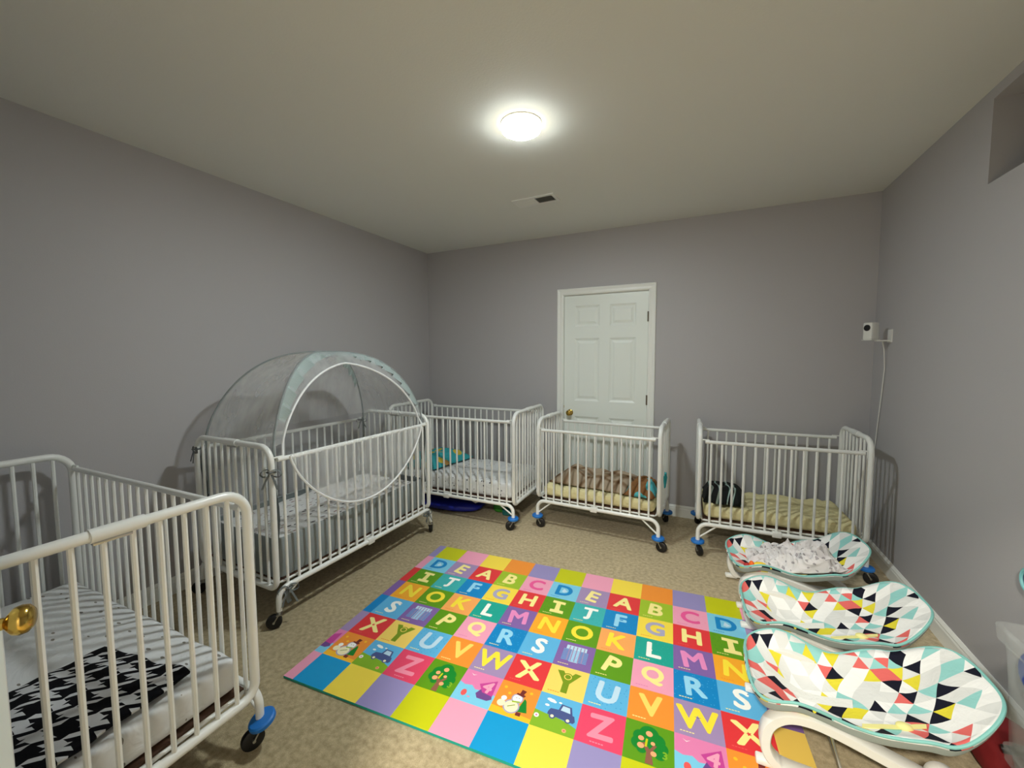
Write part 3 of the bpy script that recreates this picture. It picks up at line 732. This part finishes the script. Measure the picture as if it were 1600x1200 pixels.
def put1(ch, cx, cy, h, col, z, tilt=0, sx=1):
    vs, fs = glyph(ch); t = math.radians(tilt); V = []
    for x, y in vs:
        x *= sx; V.append(bm.verts.new((cx + h * (x * math.cos(t) - y * math.sin(t)), cy + h * (x * math.sin(t) + y * math.cos(t)), z)))
    for f in fs:
        try: q = bm.faces.new([V[i] for i in f]); q.material_index = mi[col]; q.normal_update(); (q.normal.z < 0) and q.normal_flip()
        except ValueError: pass
def clipx(pts):
    out = []
    for lim, keep in ((U0 + .002, 1), (U1 - .002, -1)):
        out = []
        for i, p in enumerate(pts):
            q = pts[(i + 1) % len(pts)]; a = (p[0] - lim) * keep >= 0; b = (q[0] - lim) * keep >= 0
            if a: out.append(p)
            if a != b:
                f = (lim - p[0]) / (q[0] - p[0]); out.append((lim, p[1] + f * (q[1] - p[1])))
        pts = out
        if len(pts) < 3: return None
    return pts
def cellpoly(ox, oy, pts, col, z):
    P = clipx([(ox + x * CW, oy + y * CH) for x, y in pts])
    if P: quad(P, col, z)
def ell(cx, cy, rx, ry=None, n=18, rot=0):
    ry = ry or rx; return [(cx + rx * math.cos(2 * PI * k / n) * math.cos(rot) - ry * math.sin(2 * PI * k / n) * math.sin(rot), cy + rx * math.cos(2 * PI * k / n) * math.sin(rot) + ry * math.sin(2 * PI * k / n) * math.cos(rot)) for k in range(n)]
z0 = MT
for r in range(NR):
    for c in range(-1, 12):
        k = (c - 2) % 5; ox, oy = c * CW, -(r + 1) * CH
        bg = ROW0[k] if r == 0 else ROW7[k] if r == 7 else PICBG[PIC[k]] if r == 6 else LET[r][k][1]
        xa, xb = max(ox, U0), min(ox + CW, U1)
        quad([(xa, oy), (xb, oy), (xb, oy + CH), (xa, oy + CH)], bg, z0)
        partial = c == -1
        za, zb, zc, zd = z0 + .0004, z0 + .0007, z0 + .001, z0 + .0013
        ZC[0] = 0
        P = lambda pts, col, z: cellpoly(ox, oy, pts, col, zrun(z0))
        if 1 <= r <= 5 and not partial and c < 12:
            ch, _, col = LET[r][k]
            if c == 11 and ox + CW * .9 > U1: continue
            if ch == 'Y':
                P([(.2, .84), (.36, .86), (.5, .62), (.66, .86), (.82, .84), (.58, .46), (.58, .14), (.42, .14), (.42, .46)], col, za)
                P(ell(.5, .68, .13), 'olv', zb); P(ell(.5, .68, .1), 'paley', zc); P(ell(.5, .68, .075), 'olv', zd)
            elif ch == 'T':
                P([(.22, .88), (.78, .88), (.78, .72), (.22, .72)], col, za); P([(.38, .72), (.62, .72), (.62, .24), (.38, .24)], col, za)
                for q in range(8): P([(.16, .70 - q * .058), (.84, .70 - q * .058), (.84, .675 - q * .058), (.16, .675 - q * .058)], 'sky', zb)
                for q in range(5): P([(.3 + q * .1, .86), (.33 + q * .1, .86), (.33 + q * .1, .26), (.3 + q * .1, .26)], 'lav', zc)
            elif ch == 'I':
                P([(.3, .86), (.72, .84), (.72, .7), (.58, .71), (.6, .36), (.74, .35), (.75, .2), (.31, .2), (.31, .35), (.44, .36), (.43, .71), (.3, .72)], col, za)
            else:
                if ch == 'J': P([(.34, .86), (.78, .86), (.78, .74), (.34, .74)], col, za)
                put_glyph(ch, ox + .5 * CW, oy + .54 * CH, CH * .62, col, za, TILT.get(ch, 0), 1.0)
            if ch == 'D': P([(.47, .66), (.62, .5), (.5, .42), (.42, .46)], 'palb', zb)
            if ch == 'X': P([(.5 + (.06 if q % 2 else .028) * math.cos(q * PI / 5), .54 + (.06 if q % 2 else .028) * math.sin(q * PI / 5)) for q in range(10)], 'red', zb)
            if ch == 'Q':
                for a in range(4): P(ell(.5 + .06 * math.cos(a * PI / 2), .54 + .06 * math.sin(a * PI / 2), .045), 'pink', zb)
            if ch == 'B': P(ell(.5, .66, .035), 'olv', zb); P(ell(.5, .42, .035), 'olv', zb)
            if ch == 'S': P(ell(.66, .76, .018), 'ink', zb)
            if ch == 'F': P(ell(.52, .58, .06, .025), 'dblue', zb)
            if ch == 'W': P([(.42, .6), (.5, .56), (.58, .6), (.5, .585)], 'ink', zb)
            if ch == 'L': P(ell(.42, .52, .04), 'white', zb)
            # faint caption: unreadable dashes as in the photo
            cx0 = .12
            cc = {'red': 'coral', 'lgr': 'pale', 'pink': 'pk2', 'lblue': 'dblue'}.get(bg, 'pale' if bg not in ('yellow', 'paley', 'peach', 'amber') else 'orange')
            for q in range(5): P([(cx0 + q * .06, .1), (cx0 + .045 + q * .06, .1), (cx0 + .045 + q * .06, .125), (cx0 + q * .06, .125)], cc, za)
            # small speckle pattern for the textured cells
            if ch in 'IJURFLZ' or ch == 'C':
                rnd = random.Random(ord(ch)); sc = {'I': 'dgreen', 'J': 'tealg', 'U': 'dblue', 'R': 'sky', 'F': 'blue', 'L': 'teal', 'C': 'rose'}[ch]
                for q in range(46):
                    sx_, sy_ = rnd.random() * .94 + .02, rnd.random() * .94 + .02
                    cellpoly(ox, oy, ell(sx_, sy_, .012, .012, 6), sc, z0 + 1e-5)
        elif r == 6:
            pic = PIC[k]
            if pic == 'Z' and not partial and c < 11:
                put_glyph('Z', ox + .5 * CW, oy + .52 * CH, CH * .62, 'rose', za, 2)
                for q in range(5): P([(.32 + q * .06, .08), (.365 + q * .06, .08), (.365 + q * .06, .105), (.32 + q * .06, .105)], 'rose', za)
            elif pic == 'tree':
                for cx, cy, rr in ((.5, .74, .2), (.34, .62, .17), (.3, .45, .16), (.66, .62, .17), (.74, .46, .15), (.5, .5, .2), (.72, .3, .12), (.36, .32, .1)): P(ell(cx, cy, rr), 'dgreen', za)
                P([(.44, .02), (.6, .02), (.56, .3), (.66, .48), (.6, .5), (.52, .36), (.42, .5), (.36, .48), (.46, .28)], 'brown', zb)
                for cx, cy, rr in ((.5, .74, .07), (.34, .58, .06), (.34, .4, .07), (.58, .52, .045), (.6, .28, .06)): P(ell(cx, cy, rr), 'frt', zc)
                put_glyph('1', ox + .45 * CW, oy + .5 * CH, CH * .2, 'olive', zd, -6); put_glyph('3', ox + .82 * CW, oy + .32 * CH, CH * .17, 'grass', zd, 0)
            elif pic == 'boat':
                P([(0, 0), (1, 0), (1, .42), (.86, .46), (.74, .4), (.6, .46), (.46, .44), (.34, .54), (.16, .5), (0, .56)], 'lblue', za)
                P([(.52, .34), (.6, .22), (.86, .22), (.96, .3), (.9, .46), (.6, .5)], 'midp', zb)
                P([(.5, .64), (.9, .88), (.94, .38), (.66, .42)], 'mag', zc)
                if not partial: put_glyph('4', ox + .74 * CW, oy + .62 * CH, CH * .36, 'pink', zd, -12)
                P(ell(.24, .26, .07, .1), 'coral', zb); P(ell(.4, .18, .04, .02), 'rose', zb)
                P([(.16, .9), (.24, .86), (.32, .9), (.24, .84)], 'white', zb)
            elif pic == 'snow' and c <= 11:
                P([(0, 0), (1, 0), (1, .12), (0, .2)], 'gold', za)
                P([(.62, .2), (.86, .24), (.76, .56), (.7, .62)], 'dgreen', za); P([(.62, .1), (.74, .1), (.74, .2), (.62, .2)], 'maroon', za)
                P(ell(.46, .3, .2), 'greyl', zb); P(ell(.53, .56, .145), 'greyl', zb)
                P(ell(.46, .3, .165), 'cream', zc); P(ell(.53, .56, .115), 'white', zc); P(ell(.2, .32, .1), 'cream', zb); P(ell(.22, .47, .07), 'white', zc)
                P([(.46, .68), (.66, .64), (.7, .7), (.64, .72), (.68, .84), (.56, .86), (.54, .72), (.48, .73)], 'maroon', zd)
                P([(.38, .26), (.54, .36), (.53, .38), (.37, .28)], 'olv', zd); P([(.42, .46), (.62, .5), (.62, .46), (.44, .42)], 'lgr', zd)
                for q in ((.5, .58), (.57, .58)): P(ell(q[0], q[1], .012, .012, 6), 'maroon', zd)
                for q in ((.15, .8), (.3, .65), (.8, .82)): P(ell(q[0], q[1], .04), 'gold', z0 + .0003)
            elif pic == 'car':
                P([(0, 0), (1, 0), (1, .26), (.75, .36), (.5, .4), (.25, .42), (0, .46)], 'grass', za)
                for cx, cy, rr in ((.26, .84, .05), (.32, .82, .06), (.38, .8, .04), (.24, .66, .04), (.52, .82, .03), (.7, .74, .03)): P(ell(cx, cy, rr * 1.3, rr * .8), 'white', za)
                P([(.3, .5), (.34, .6), (.52, .62), (.9, .56), (.94, .42), (.9, .36), (.3, .42)], 'ink', zb)
                P([(.52, .6), (.56, .8), (.8, .78), (.86, .56)], 'ink', zb); P([(.57, .62), (.6, .76), (.76, .75), (.8, .6)], 'palb', zc)
                for cx in (.42, .78): P(ell(cx, .4, .075), 'ink', zc); P(ell(cx, .4, .04), 'cream', zd)
                P(ell(.08, .3, .06), 'white', zb); P(ell(.08, .3, .025), 'pk2', zc); P(ell(.76, .12, .05), 'frt', zb); P(ell(.76, .12, .02), 'coral', zc)
# slab body under the printed face
vs = [(U0, -NR * CH), (U1, -NR * CH), (U1, 0), (U0, 0)]
for i in range(4):
    a, b = vs[i], vs[(i + 1) % 4]
    f = bm.faces.new([bm.verts.new(p) for p in ((a[0], a[1], 0), (b[0], b[1], 0), (b[0], b[1], z0), (a[0], a[1], z0))]); f.material_index = mi['cream' if i != 0 else 'tealg']
me = bpy.data.meshes.new('play_mat'); bm.to_mesh(me); bm.free()
for q in mat_list: me.materials.append(q)
pm = new_obj('play_mat', me); pm.location = (1.1841, 2.7667, .0005); pm.rotation_euler = (0, 0, .07438)
tag(pm, 'large colourful foam alphabet play mat lying on the beige carpet', 'play mat')

# ------------------------------------------------------------------ baby rockers
def tri_fabric():
    m = mat('triangle_print_fabric', (236, 238, 236), .8, spec=.2); nt = m.node_tree; b = nt.nodes['Principled BSDF']
    tc = node(m, 'ShaderNodeTexCoord')
    def M(op, a, b_=None, c_=None):
        n = node(m, 'ShaderNodeMath', operation=op)
        for i, x in enumerate((a, b_, c_)):
            if x is None: continue
            if isinstance(x, bpy.types.NodeSocket): nt.links.new(x, n.inputs[i])
            else: n.inputs[i].default_value = x
        return n.outputs[0]
    nz = node(m, 'ShaderNodeTexNoise', noise_dimensions='2D'); nz.inputs['Scale'].default_value = 9; nz.inputs['Detail'].default_value = 0
    nt.links.new(tc.outputs['UV'], nz.inputs['Vector'])
    sub = node(m, 'ShaderNodeVectorMath', operation='SUBTRACT'); sub.inputs[1].default_value = (.5, .5, .5); nt.links.new(nz.outputs[1], sub.inputs[0])
    ma = node(m, 'ShaderNodeVectorMath', operation='MULTIPLY_ADD'); ma.inputs[1].default_value = (.03, .03, 0)
    nt.links.new(sub.outputs[0], ma.inputs[0]); nt.links.new(tc.outputs['UV'], ma.inputs[2])
    sp = node(m, 'ShaderNodeSeparateXYZ'); nt.links.new(ma.outputs[0], sp.inputs[0])
    S = 18.5
    y = M('MULTIPLY', sp.outputs[1], S * 1.1547); x = M('MULTIPLY', sp.outputs[0], S)
    a = M('SUBTRACT', x, M('MULTIPLY', y, .5)); fa, fy = M('FRACT', a), M('FRACT', y)
    tri = M('GREATER_THAN', M('ADD', fa, fy), 1.0)
    cb = node(m, 'ShaderNodeCombineXYZ'); nt.links.new(M('FLOOR', a), cb.inputs[0]); nt.links.new(M('FLOOR', y), cb.inputs[1]); nt.links.new(M('MULTIPLY', tri, 7.3), cb.inputs[2])
    wn = node(m, 'ShaderNodeTexWhiteNoise', noise_dimensions='3D'); nt.links.new(cb.outputs[0], wn.inputs['Vector'])
    r = ramp(m, [(0, (18, 20, 36)), (.11, (228, 108, 104)), (.20, (150, 210, 206)), (.32, (226, 214, 60)), (.38, (222, 224, 222)), (.62, (242, 243, 241))])
    nt.links.new(wn.outputs[0], r.inputs[0]); nt.links.new(r.outputs[0], b.inputs['Base Color'])
    n2 = node(m, 'ShaderNodeTexNoise'); n2.inputs['Scale'].default_value = 14; n2.inputs['Detail'].default_value = 3; n2.inputs['Distortion'].default_value = .8
    bp = node(m, 'ShaderNodeBump'); bp.inputs['Strength'].default_value = .35; bp.inputs['Distance'].default_value = .02
    nt.links.new(tc.outputs['Object'], n2.inputs['Vector']); nt.links.new(n2.outputs[0], bp.inputs['Height']); nt.links.new(bp.outputs[0], b.inputs['Normal'])
    return m
tri_m = tri_fabric()
def blob(b, c, r, s=(1, 1, 1)):
    res = bmesh.ops.create_icosphere(b, subdivisions=3, radius=r)
    for q in res['verts']: q.co = Vector((q.co.x * s[0], q.co.y * s[1], q.co.z * s[2])) + Vector(c)
strap_m = mat('pale_yellow_strap', (232, 226, 150), .8)
def lerp_tab(tab, x):
    for (a, fa), (b, fb_) in zip(tab, tab[1:]):
        if x <= b:
            f = max(0, (x - a) / (b - a)); f = f * f * (3 - 2 * f); return fa + (fb_ - fa) * f
    return tab[-1][1]
RL0, RL1 = -.335, .332
def half_w(u):
    base = lerp_tab([(-.335, .198), (-.2, .2), (-.04, .184), (.1, .208), (.2, .214), (.345, .21)], u)
    if u < -.22: base *= max(0, 1 - ((-.22 - u) / .115) ** 3.4) ** (1 / 3.4)
    if u > .10: base *= max(0, 1 - ((u - .10) / .232) ** 2.7) ** (1 / 2.7)
    return base
def rim_z(u): return lerp_tab([(-.335, .25), (-.2, .288), (-.03, .25), (.15, .295), (.335, .405)], u)
def seat_pt(u, t):
    wv = half_w(u); dep = .125 * math.exp(-((u + .17) / .125) ** 2) + .045 * math.exp(-((u - .12) / .16) ** 2)
    fade = min(1, wv / .12)
    z = rim_z(u) - dep * fade * (1 - abs(t) ** 2.6) + .004 * noise.noise(Vector((u * 16, t * wv * 16, 2)))
    return Vector((u, t * wv, z))
def rocker(loc, rz, label):
    t = empty('baby_rocker', (loc[0], loc[1], loc[2] if len(loc) > 2 else 0), rz, label=label, cat='baby rocker', group='baby rockers beside the play mat')
    us = [RL0 + (RL1 - RL0) * (.5 - .5 * math.cos(PI * i / 64)) for i in range(65)]
    def seat(b):
        grid(b, 64, 28, lambda a, q: seat_pt(us[round(a * 64)], q * 2 - 1), lambda a, q: (us[round(a * 64)], half_w(us[round(a * 64)]) * (q * 2 - 1)))
    if 'seat' in CACHE: o = new_obj('seat_pad', CACHE['seat'], None, t)
    else:
        o = part('seat_pad', 'seat', seat, tri_m, t)
    solidify(o, .012, 0)
    rim = [Vector((u, -half_w(u), rim_z(u))) for u in us] + [Vector((u, half_w(u), rim_z(u))) for u in us[::-1][1:-1]]
    part('rim_binding', 'rimb', lambda b: tube(b, [p + Vector((0, 0, .002)) for p in rim], .0052, 8, closed=True), teal_m, t)
    def skirt(b):
        rows = [[b.verts.new(Vector((p.x * sc, p.y * sc, p.z - dz))) for p in rim] for sc, dz in ((1.004, .002), (1.0, .018), (.975, .032), (.93, .030))]
        n = len(rim)
        for A, B in zip(rows, rows[1:]):
            for k in range(n): b.faces.new((A[k], A[(k + 1) % n], B[(k + 1) % n], B[k]))
    part('seat_skirt', 'skirt', skirt, skirt_m, t)
    # crotch band and straps
    def straps(b):
        ribbon(b, [seat_pt(-.02 + .028 * k, -.78 + .04 * k) + Vector((0, 0, .011)) for k in range(7)], .018, (.3, 1, 0), .003)
        blob(b, tuple(seat_pt(.09, -.62) + Vector((0, 0, .012))), .016, (1.4, 1, .7))
    part('harness_strap', 'strap', straps, strap_m, t)
    def crotch(b):
        ribbon(b, [seat_pt(-.27 + .026 * k, .32 - .045 * k) + Vector((0, 0, .008)) for k in range(11)], .035, (0.2, 1, .2), .003)
    part('crotch_panel', 'crotch', crotch, mat('white_gathered_cotton', (224, 226, 222), .85, bump=.8, bscale=70), t)
    loop = [(-.268, .045), (-.292, .095), (-.282, .165), (-.235, .212), (-.165, .224), (-.08, .208), (.04, .172), (.15, .138), (.26, .085), (.335, .035), (.30, .014), (.18, .016), (0, .020), (-.15, .026), (-.225, .03)]
    for s in (-1, 1):
        def sidering(b):
            n = len(loop); P = []
            for i in range(n):       # Catmull-Rom
                p0, p1, p2, p3 = (Vector(loop[(i + k) % n]) for k in (-1, 0, 1, 2))
                for q in range(5):
                    f = q / 5; P.append(.5 * ((2 * p1) + (p2 - p0) * f + (2 * p0 - 5 * p1 + 4 * p2 - p3) * f * f + (3 * p1 - p0 - 3 * p2 + p3) * f ** 3))
            m_ = len(P); rings = []
            for i in range(m_):
                tg = (P[(i + 1) % m_] - P[i - 1]).normalized(); nn = Vector((-tg.y, tg.x))
                hw_, hn = .026, .0165
                if P[i].y < .034: hn = .010
                pts2 = [(-hw_ + .005, -hn), (hw_ - .005, -hn), (hw_, -hn + .004), (hw_, hn - .004), (hw_ - .005, hn), (-hw_ + .005, hn), (-hw_, hn - .004), (-hw_, -hn + .004)]
                rings.append([b.verts.new((P[i].x + nn.x * h_, v_, max(.0005, P[i].y + nn.y * h_))) for v_, h_ in pts2])
            for i in range(m_):
                A, B = rings[i], rings[(i + 1) % m_]
                for k in range(8): b.faces.new((A[k], A[(k + 1) % 8], B[(k + 1) % 8], B[k]))
        o = part('side_frame', 'sring', sidering, white_pl, t, (0, s * .168, 0))
        RX = Matrix.Rotation(PI / 2, 3, 'X')
        def hinge(b):
            lathe(b, [(.0, -.022), (.034, -.02), (.038, -.014), (.038, .014), (.034, .02), (.0, .022)][1:-1], 28, origin=(0, 0, 0), rot=RX)
            tube(b, [(0, 0, .0), (.06, 0, .012)], .012, 8)
        hj = part('recline_hinge', 'hing', hinge, white_pl, t, (.165, s * .172, .165))
        part('hinge_cap', 'hcap', lambda b: lathe(b, [(.014, -.026), (.017, -.024), (.017, .024), (.014, .026)], 20, rot=RX), grey_pl, hj)
        part('anti_tip_foot', 'foot', lambda b: box(b, -.318, -.25, -.018, .018, .0125, .034, .006), white_pl, t, (0, s * .168, 0))
    def wires(b):
        tube(b, fillet([(-.11, -.168, .205), (-.06, -.15, .03), (-.06, .15, .03), (-.11, .168, .205)], .04), .0045, 8)
    part('cross_wires', 'wires', wires, steel_m, t)
    return t
R1 = rocker((3.400, 3.07, .0005), .13, 'baby rocker farthest from the camera, holding a grey patterned blanket and an orange toy')
R2 = rocker((3.44, 2.53), .05, 'middle of three baby rockers, empty, between the other two')
R3 = rocker((3.422, 2.060), .02, 'nearest of three baby rockers, empty, with triangle print seat')
# blanket and toy in the far rocker
def in_rocker(u, t): return Matrix.Translation(R1.location) @ Matrix.Rotation(R1.rotation_euler.z, 4, 'Z') @ u
bm = bmesh.new()
def bl(a, b):
    u = -.22 + .42 * a; tt = -.92 + 1.55 * b + .15 * math.sin(a * 7); p = seat_pt(u, max(-.95, min(.85, tt)))
    e = (1 - (2 * a - 1) ** 4) * (1 - (2 * b - 1) ** 4)
    h = .016 + e * (.085 + .055 * noise.noise(Vector((a * 4, b * 5, 2))) + .06 * (max(0, 1 - 3.2 * abs(noise.noise(Vector((a * 6 + b * 4, b * 5 - a * 2, 5))))) - .3) + .012 * noise.noise(Vector((a * 26, b * 20, 5))))
    return in_rocker(Vector((p.x + .02 * noise.noise(Vector((b * 5, a * 3, 7))), p.y, p.z + h)), 0)
grid(bm, 110, 90, bl, lambda a, b: (a, b)); o = bm_obj('blanket', bm, print_grey); solidify(o, .004, 1)
tag(o, 'crumpled pale grey patterned baby blanket in the farthest rocker', 'blanket')
ty = empty('rattle_toy', in_rocker(seat_pt(-.235, -.55) + Vector((0, 0, .022)), 0), .15, label='orange, red and yellow soft toy at the foot of the farthest rocker', cat='toy')
bm = bmesh.new(); blob(bm, (.045, -.0, .014), .026, (1.6, .8, .8)); bm_obj('toy_body', bm, mat('toy_yellow', (244, 208, 50), .6), ty)
bm = bmesh.new(); blob(bm, (0, 0, .014), .02, (.7, 1, 1.1)); bm_obj('toy_head', bm, mat('toy_orange', (240, 104, 30), .6), ty)
bm = bmesh.new(); blob(bm, (-.02, .006, .008), .014, (1.5, .8, .8)); bm_obj('toy_tail', bm, mat('toy_red', (170, 30, 30), .6), ty)

# ------------------------------------------------------------------ monitor camera, bracket, cable
t = empty('nursery_camera', (3.925, 3.865, 1.545), -.95, label='small white cube camera with round black lens on the right wall near the corner', cat='camera')
bm = bmesh.new(); box(bm, -.030, .030, -.034, .030, .004, .120, .008, 3); bm_obj('camera_body', bm, white_pl, t)
bm = bmesh.new(); lathe(bm, [(.021, 0), (.021, .003), (.017, .004)], 28, origin=(0, -.034, .084), rot=Matrix.Rotation(PI / 2, 3, 'X')); bm_obj('lens', bm, black_m, t)
bm = bmesh.new(); box(bm, -.034, .034, -.036, .034, 0, .005, .001, 1); bm_obj('shelf_plate', bm, white_pl, t)
br = bmesh.new(); box(br, 3.95, W, 3.845, 3.885, 1.537, 1.545); box(br, W - .008, W, 3.835, 3.895, 1.53, 1.615)
o = bm_obj('wall_bracket', br, white_pl, None, False); tag(o, 'white L shaped shelf bracket under the small camera', 'bracket')
bm = bmesh.new(); pts = [(3.99, 3.875, 1.535), (4.006, 3.89, 1.48), (4.022, 3.915, 1.35), (4.022, 3.945, 1.15), (4.022, 3.99, .9), (4.022, 4.02, .7), (4.022, 4.03, .4)]
P = fillet(pts, .1, False, 3); tube(bm, P, .0032, 6)
o = bm_obj('power_cable', bm, white_pl); tag(o, 'thin white cable hanging down the right wall from the small camera', 'cable')

# ------------------------------------------------------------------ storage bins at the right edge
def clear(name, rgb, dens, rough=.25):
    m = bpy.data.materials.new(name); m.use_nodes = True; nt = m.node_tree; b = nt.nodes['Principled BSDF']; out = nt.nodes['Material Output']
    b.inputs['Specular IOR Level'].default_value = .3; b.inputs['Base Color'].default_value = lin(rgb) + (1,); b.inputs['Roughness'].default_value = rough
    tr = node(m, 'ShaderNodeBsdfTransparent'); mx = node(m, 'ShaderNodeMixShader'); mx.inputs[0].default_value = dens
    nt.links.new(tr.outputs[0], mx.inputs[1]); nt.links.new(b.outputs[0], mx.inputs[2]); nt.links.new(mx.outputs[0], out.inputs[0]); return m
clear_m = clear('translucent_plastic', (215, 222, 220), .15)
def bin_(x0, x1, y0, y1, z0_, z1_, label, tap=.03):
    t = empty('storage_bin', ((x0 + x1) / 2, (y0 + y1) / 2, z0_), label=label, cat='storage bin', group='stacked storage bins at the right edge')
    hx_, hy_ = (x1 - x0) / 2, (y1 - y0) / 2; h = z1_ - z0_; bm = bmesh.new()
    def ring(ins, z): return [bm.verts.new(p) for p in fillet([(-hx_ + ins, -hy_ + ins, z), (hx_ - ins, -hy_ + ins, z), (hx_ - ins, hy_ - ins, z), (-hx_ + ins, hy_ - ins, z)], .03, True, 4)]
    R_ = [ring(tap + .012, 0), ring(tap, .015), ring(tap * .5 + .006, h * .6), ring(.012, h - .05), ring(.0, h - .045), ring(-.004, h - .004), ring(0, h), ring(.008, h), ring(.014, h - .045), ring(.02, h * .6), ring(tap + .006, .02), ring(tap + .016, .008)]
    n = len(R_[0])
    for A, B in zip(R_, R_[1:]):
        for k in range(n): bm.faces.new((A[k], A[(k + 1) % n], B[(k + 1) % n], B[k]))
    bm.faces.new(R_[0][::-1]); bm.faces.new(R_[-1])
    bm_obj('bin_shell', bm, clear_m, t); return t
bin_(3.757, 4.012, 1.45, 2.07, .225, .607, 'tall translucent plastic bin full of cloth at the right edge')
bin_(3.79, 4.00, 1.44, 2.06, .001, .225, 'lower translucent plastic bin standing on the floor at the right edge', .015)
navy_m = mat('navy_cloth', (14, 58, 150), .7)
def lump(name, c, s, m, label, cat, seed=1, amp=.25, f=9):
    bm = bmesh.new(); bmesh.ops.create_icosphere(bm, subdivisions=4, radius=1)
    for q in bm.verts:
        k = 1 + amp * noise.noise(q.co * 1.6 + Vector((seed, 0, 0))) + amp * .5 * noise.noise(q.co * 4 + Vector((seed, 0, 0)))
        p = q.co * k; q.co = Vector([math.copysign(abs(p[i]) ** .75, p[i]) * s[i] for i in range(3)])
        q.co.z = max(q.co.z, -s[2] * .8)
    o = bm_obj(name, bm, m); o.location = c; tag(o, label, cat); return o
lump('folded_cloth', (3.880, 1.896, .508), (.108, .162, .076), navy_m, 'blue cloth on top inside the tall translucent bin', 'cloth', 2, .04)
lump('bagged_clothes', (3.89, 1.78, .335), (.084, .22, .088), print_fabric('mixed_pastel_cloth', (176, 168, 168), (120, 128, 104), 16, .4, ink2=(170, 130, 140), wr=1), 'pale mixed clothes packed inside the tall translucent bin', 'clothes', 5, .05)
lump('red_bag', (3.895, 2.24, .062), (.095, .13, .075), mat('dark_red_fabric', (120, 14, 20), .8), 'dark red soft bag on the floor behind the nearest rocker', 'bag', 3, .1)
bm = bmesh.new(); tube(bm, fillet([(3.83, 2.13, .145), (3.86, 2.12, .155), (3.91, 2.15, .15), (3.94, 2.22, .145)], .02), .012, 10); o = bm_obj('bag_strap', bm, black_m)
tag(o, 'thick black strap lying on the dark red bag beside the bins', 'strap')
# wall-hung basin seen at the right frame edge
bw = empty('wall_basin', (W - .002, 2.405, .615), label='dark blue shallow basin with pale teal rim hanging on the right wall above the bins', cat='basin')
RY = Matrix.Rotation(-PI / 2, 3, 'Y')
bm = bmesh.new(); lathe(bm, [(.02, .0), (.034, .004), (.044, .024), (.04, .024), (.03, .008), (.004, .006)], 32, rot=RY); bm_obj('bowl', bm, mat('dark_blue_plastic', (8, 48, 88), .4), bw)
bm = bmesh.new(); tube(bm, [RY @ Vector((.044 * math.cos(a * PI / 16), .044 * math.sin(a * PI / 16), .024)) for a in range(32)], .006, 8, closed=True); bm_obj('rim', bm, mat('pale_teal_plastic', (130, 200, 205), .4), bw)

# toys under the far left crib
C = lambda p: world_of(c3, p)
lump('blue_play_cushion', C((-.20, -.08, .052)), (.42, .20, .05), mat('deep_blue_vinyl', (22, 34, 150), .5), 'deep blue flat cushion stored under the far left corner crib', 'cushion', 8, .05)
lump('green_ball_toy', C((.37, -.03, .04)), (.06, .06, .042), mat('toy_green', (60, 150, 50), .5), 'small green toy under the far left corner crib', 'toy', 4, .1)
lump('teal_toy', C((.47, -.08, .032)), (.05, .05, .034), mat('toy_teal', (30, 110, 110), .5), 'small dark teal toy under the right end of the far left corner crib', 'toy', 6, .2)
